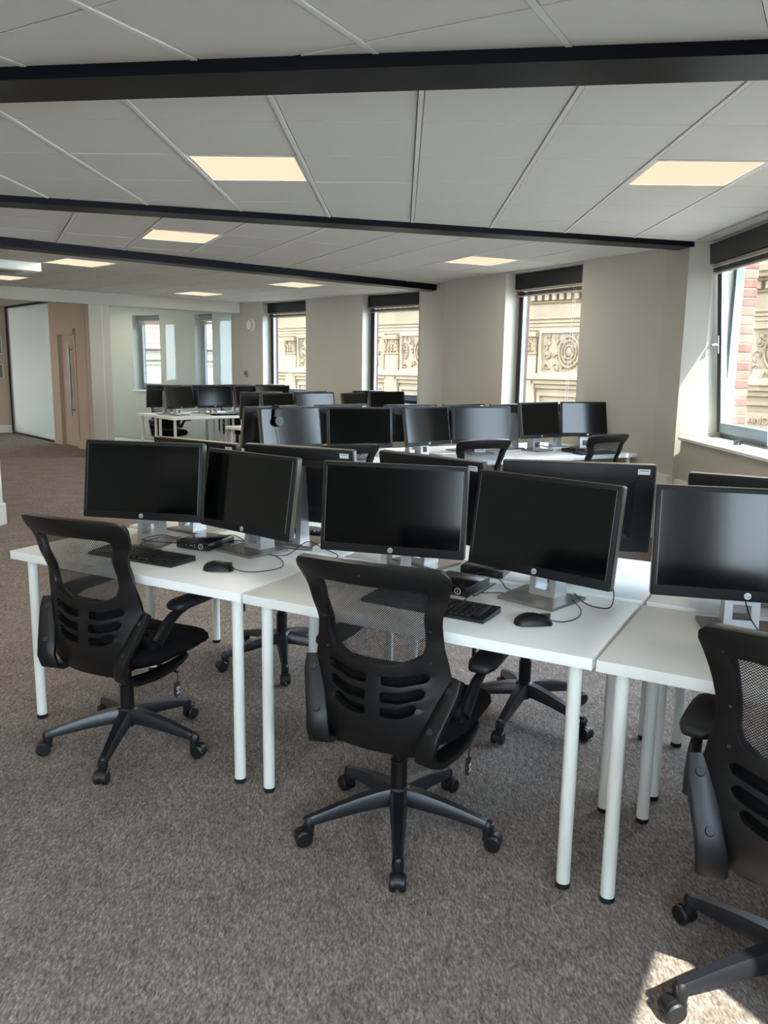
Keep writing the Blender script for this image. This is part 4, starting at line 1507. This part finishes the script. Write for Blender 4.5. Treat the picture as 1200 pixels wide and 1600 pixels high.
def parent_keep(o, par):
    bpy.context.view_layer.update()
    o.parent = par
    o.matrix_parent_inverse = par.matrix_world.inverted()
    return o
def make_mouse(p, rz, label, pts):
    R = thing('computer_mouse', label, 'mouse', (p.x, p.y, DESK_Z + .001), rz, 'computer mice')
    # body: loft of half-ellipse sections, front towards +y
    rings = []
    for (y, w_, h) in ((-.058, .010, .010), (-.054, .020, .020), (-.042, .028, .030), (-.020, .031, .037), (.005, .030, .036), (.028, .029, .030), (.046, .027, .023), (.055, .022, .017), (.058, .010, .010)):
        rings.append([(w_ * math.cos(t), y, max(.001, h * math.sin(t)) if math.sin(t) > 0 else .001) for t in [PI * k / 12 for k in range(13)]])
    MB().sweep(rings).build('body', 'plastic_satin', R, 1.0)
    MB().cyl((-.003, .034, .024), (.003, .034, .024), .008, n=14).build('scroll_wheel', 'foot_black', R)
    MB().box(-.0008, .0008, .018, .054, .020, .0335).build('button_split', 'foot_black', R, 0)
    parent_keep(cable([N_(a, b, DESK_Z + z) for a, b, z in pts], .0018, name='cord'), R)
    return R
make_mouse(N_(-1.478, .205), YN - math.radians(68), 'black wired mouse beside the keyboard on the aisle-end desk',
           [(-1.424, .222, .012), (-1.37, .235, .003), (-1.32, .28, .003), (-1.30, .36, .003), (-1.36, .45, .003), (-1.43, .50, .003)])
make_mouse(N_(-.238, .205), YN - math.radians(55), 'black wired mouse beside the keyboard on the middle desk',
           [(-.190, .236, .012), (-.16, .27, .003), (-.135, .34, .003), (-.15, .42, .006), (-.20, .49, .014)])
o = N_(-.98, 1.02)

def make_pc(label, p, rz):
    R = thing('mini_computer', label, 'computer', (p.x, p.y, DESK_Z + .001), rz, 'small desktop computers')
    MB().rbox(-.083, .083, -.091, .091, .002, .036, .003, 2).build('case', 'pc_black', R)
    for fx in (-.07, .07):
        for fy in (-.07, .07):
            MB().cyl((fx, fy, 0), (fx, fy, .0025), .008, n=10).build('foot', 'foot_black', R)
    ring = MB().tube([(.046 + .0105 * math.cos(2 * PI * k / 24), -.0915, .019 + .0105 * math.sin(2 * PI * k / 24)) for k in range(24)], .0011, 6, True).build('power_button', 'logo_silver', R)
    MB().box(.0452, .0468, -.0922, -.0912, .014, .0245).build('power_mark', 'logo_silver', ring, 0)
    MB().box(-.008, .004, -.0918, -.0912, .0165, .0215).build('usb_port', 'stand_grey', R, 0)
    MB().box(.014, .0185, -.0918, -.0912, .010, .026).build('usb_slot', 'stand_grey', R, 0)
    MB().cyl((-.030, -.0910, .019), (-.030, -.0918, .019), .0035, n=12).build('audio_jack', 'stand_grey', R)
    return R
make_pc('black mini desktop computer between the two aisle-end monitors', N_(-1.80, .50), YN + .05)
make_pc('black mini desktop computer on the middle desk behind the keyboard', N_(-.600, .452), YN - .05)
make_pc('black mini desktop computer on the wall-end desk of the middle cluster', M_(-.50, .30), YM + .1)
make_pc('black mini desktop computer on the second row behind the inward-turned screen', N_(-.60, .74), YN + PI + .1)

# loose cable runs, each a thing of its own
def loose(label, pts, r=.002):
    o = cable([N_(a, b, DESK_Z + z) for a, b, z in pts], r, name='power_cable')
    return tag(o, label, 'cable', 'loose desk cables')
loose('tangled black cable looping from the keyboard before the aisle-end monitor stand',
      [(-1.83, .272, .016), (-1.90, .33, .004), (-1.98, .30, .02), (-1.93, .38, .045), (-1.86, .43, .02), (-1.90, .36, .03), (-2.0, .33, .035), (-1.94, .40, .05), (-1.86, .44, .025), (-1.84, .56, .004), (-1.74, .64, .006), (-1.62, .62, .004), (-1.55, .58, .06)])
loose('thin black cable crossing behind the aisle-end mini computer',
      [(-1.84, .60, .006), (-1.76, .63, .03), (-1.66, .63, .004), (-1.56, .66, .004), (-1.46, .64, .004), (-1.36, .66, .004)])
loose('black cable arching beside the angled monitor stand',
      [(-1.47, .50, .004), (-1.40, .54, .004), (-1.33, .58, .06), (-1.26, .60, .035), (-1.22, .64, .005), (-1.20, .56, .003)])
loose('black cable curling behind the middle mini computer',
      [(-.60, .545, .018), (-.55, .58, .04), (-.50, .60, .015), (-.45, .54, .004), (-.40, .50, .003), (-.46, .47, .003), (-.50, .43, .006)])
loose('black cable from the middle keyboard up to its computer',
      [(-.50, .272, .016), (-.49, .33, .03), (-.50, .36, .012), (-.505, .45, .004), (-.50, .56, .01)])
loose('black cable dangling from the inward-turned monitor onto the desk',
      [(-.20, .515, .03), (-.16, .50, .006), (-.11, .48, .003), (-.075, .50, .004), (-.075, .545, .03), (-.085, .55, .075)])
loose('black cable hanging behind the dark grey monitor stand',
      [(.33, .46, .10), (.355, .43, .05), (.40, .42, .01), (.47, .45, .003), (.55, .50, .003)])

# ------------------------------------------------------------------ headphones hung on a monitor corner
bpy.context.view_layer.update()
hA = [c for c in mons['A'].children if c.name.startswith('housing')][0]
HM = hA.matrix_world.copy()
hp_ = thing('headphones', 'black over-ear headphones hung over the top of a pale monitor', 'headphones')
def hpt(x, y, z):
    return HM @ Vector((x, y, z))
bx = -.135
top_z = MH / 2 + .012
arc = [hpt(bx + .012 * math.sin(t), -.045 * math.cos(t) - .0, top_z - .035 + .037 * math.sin(t)) for t in [PI * k / 14 for k in range(15)]]
arc = [hpt(bx - .01, -.048, top_z - .11), hpt(bx - .005, -.048, top_z - .07)] + arc + [hpt(bx + .005, .050, top_z - .07), hpt(bx + .01, .05, top_z - .11)]
rings = []
for i, p in enumerate(arc):
    d = (arc[min(len(arc) - 1, i + 1)] - arc[max(0, i - 1)]).normalized()
    sx = (HM.to_3x3() @ Vector((1, 0, 0))).normalized()
    nn = d.cross(sx).normalized()
    rings.append([p + sx * a + nn * b for a, b in ((-.014, -.004), (.014, -.004), (.014, .004), (-.014, .004))])
MB().sweep(rings).build('headband', 'plastic_satin', hp_, .8)
for sg, yy in ((-1, -.046), (1, .058)):
    cx_, cz_ = bx + .004, top_z - .125
    b_ = MB().cyl(hpt(cx_, yy - .012, cz_), hpt(cx_, yy + .012, cz_), .036, .040 if sg < 0 else .036, 22)
    b_.build('ear_cup', 'plastic_black', hp_)
    MB().cyl(hpt(cx_, yy + .012 * sg * -1, cz_), hpt(cx_, yy + .024 * sg * -1, cz_), .037, .032, 22).build('ear_cushion', 'fabric_black', hp_)
    MB().cyl(hpt(cx_, yy + sg * .0125, cz_), hpt(cx_, yy + sg * .0145, cz_), .018, n=18).build('cup_badge', 'bolt_grey', hp_)
cable([hpt(bx + .002, -.046, top_z - .165), hpt(bx + .006, -.040, top_z - .22), hpt(bx + .012, -.038, top_z - .29), hpt(bx + .010, -.05, top_z - .36)], .002, name='cord', parent=hp_)

# papers on the middle cluster
pp = thing('paper_stack', 'small stack of pale blue papers on the wall-end desk of middle cluster', 'papers', (M_(-.46, .505).x, M_(-.46, .505).y, DESK_Z + .0005), YM + .05)
for k in range(3):
    MB().box(-.105 + k * .004, .105 + k * .004, -.10, .10, k * .006, k * .006 + .0055).build('sheet', 'paper', pp, 0)
pp = tag(MB().box(-.105, .105, -.148, .148, 0, .002).build('paper_sheet', 'paper', None, 0, (M_(-1.62, .22).x, M_(-1.62, .22).y, DESK_Z + .0005)), 'single white paper sheet on the middle cluster desk before pale screens', 'paper')
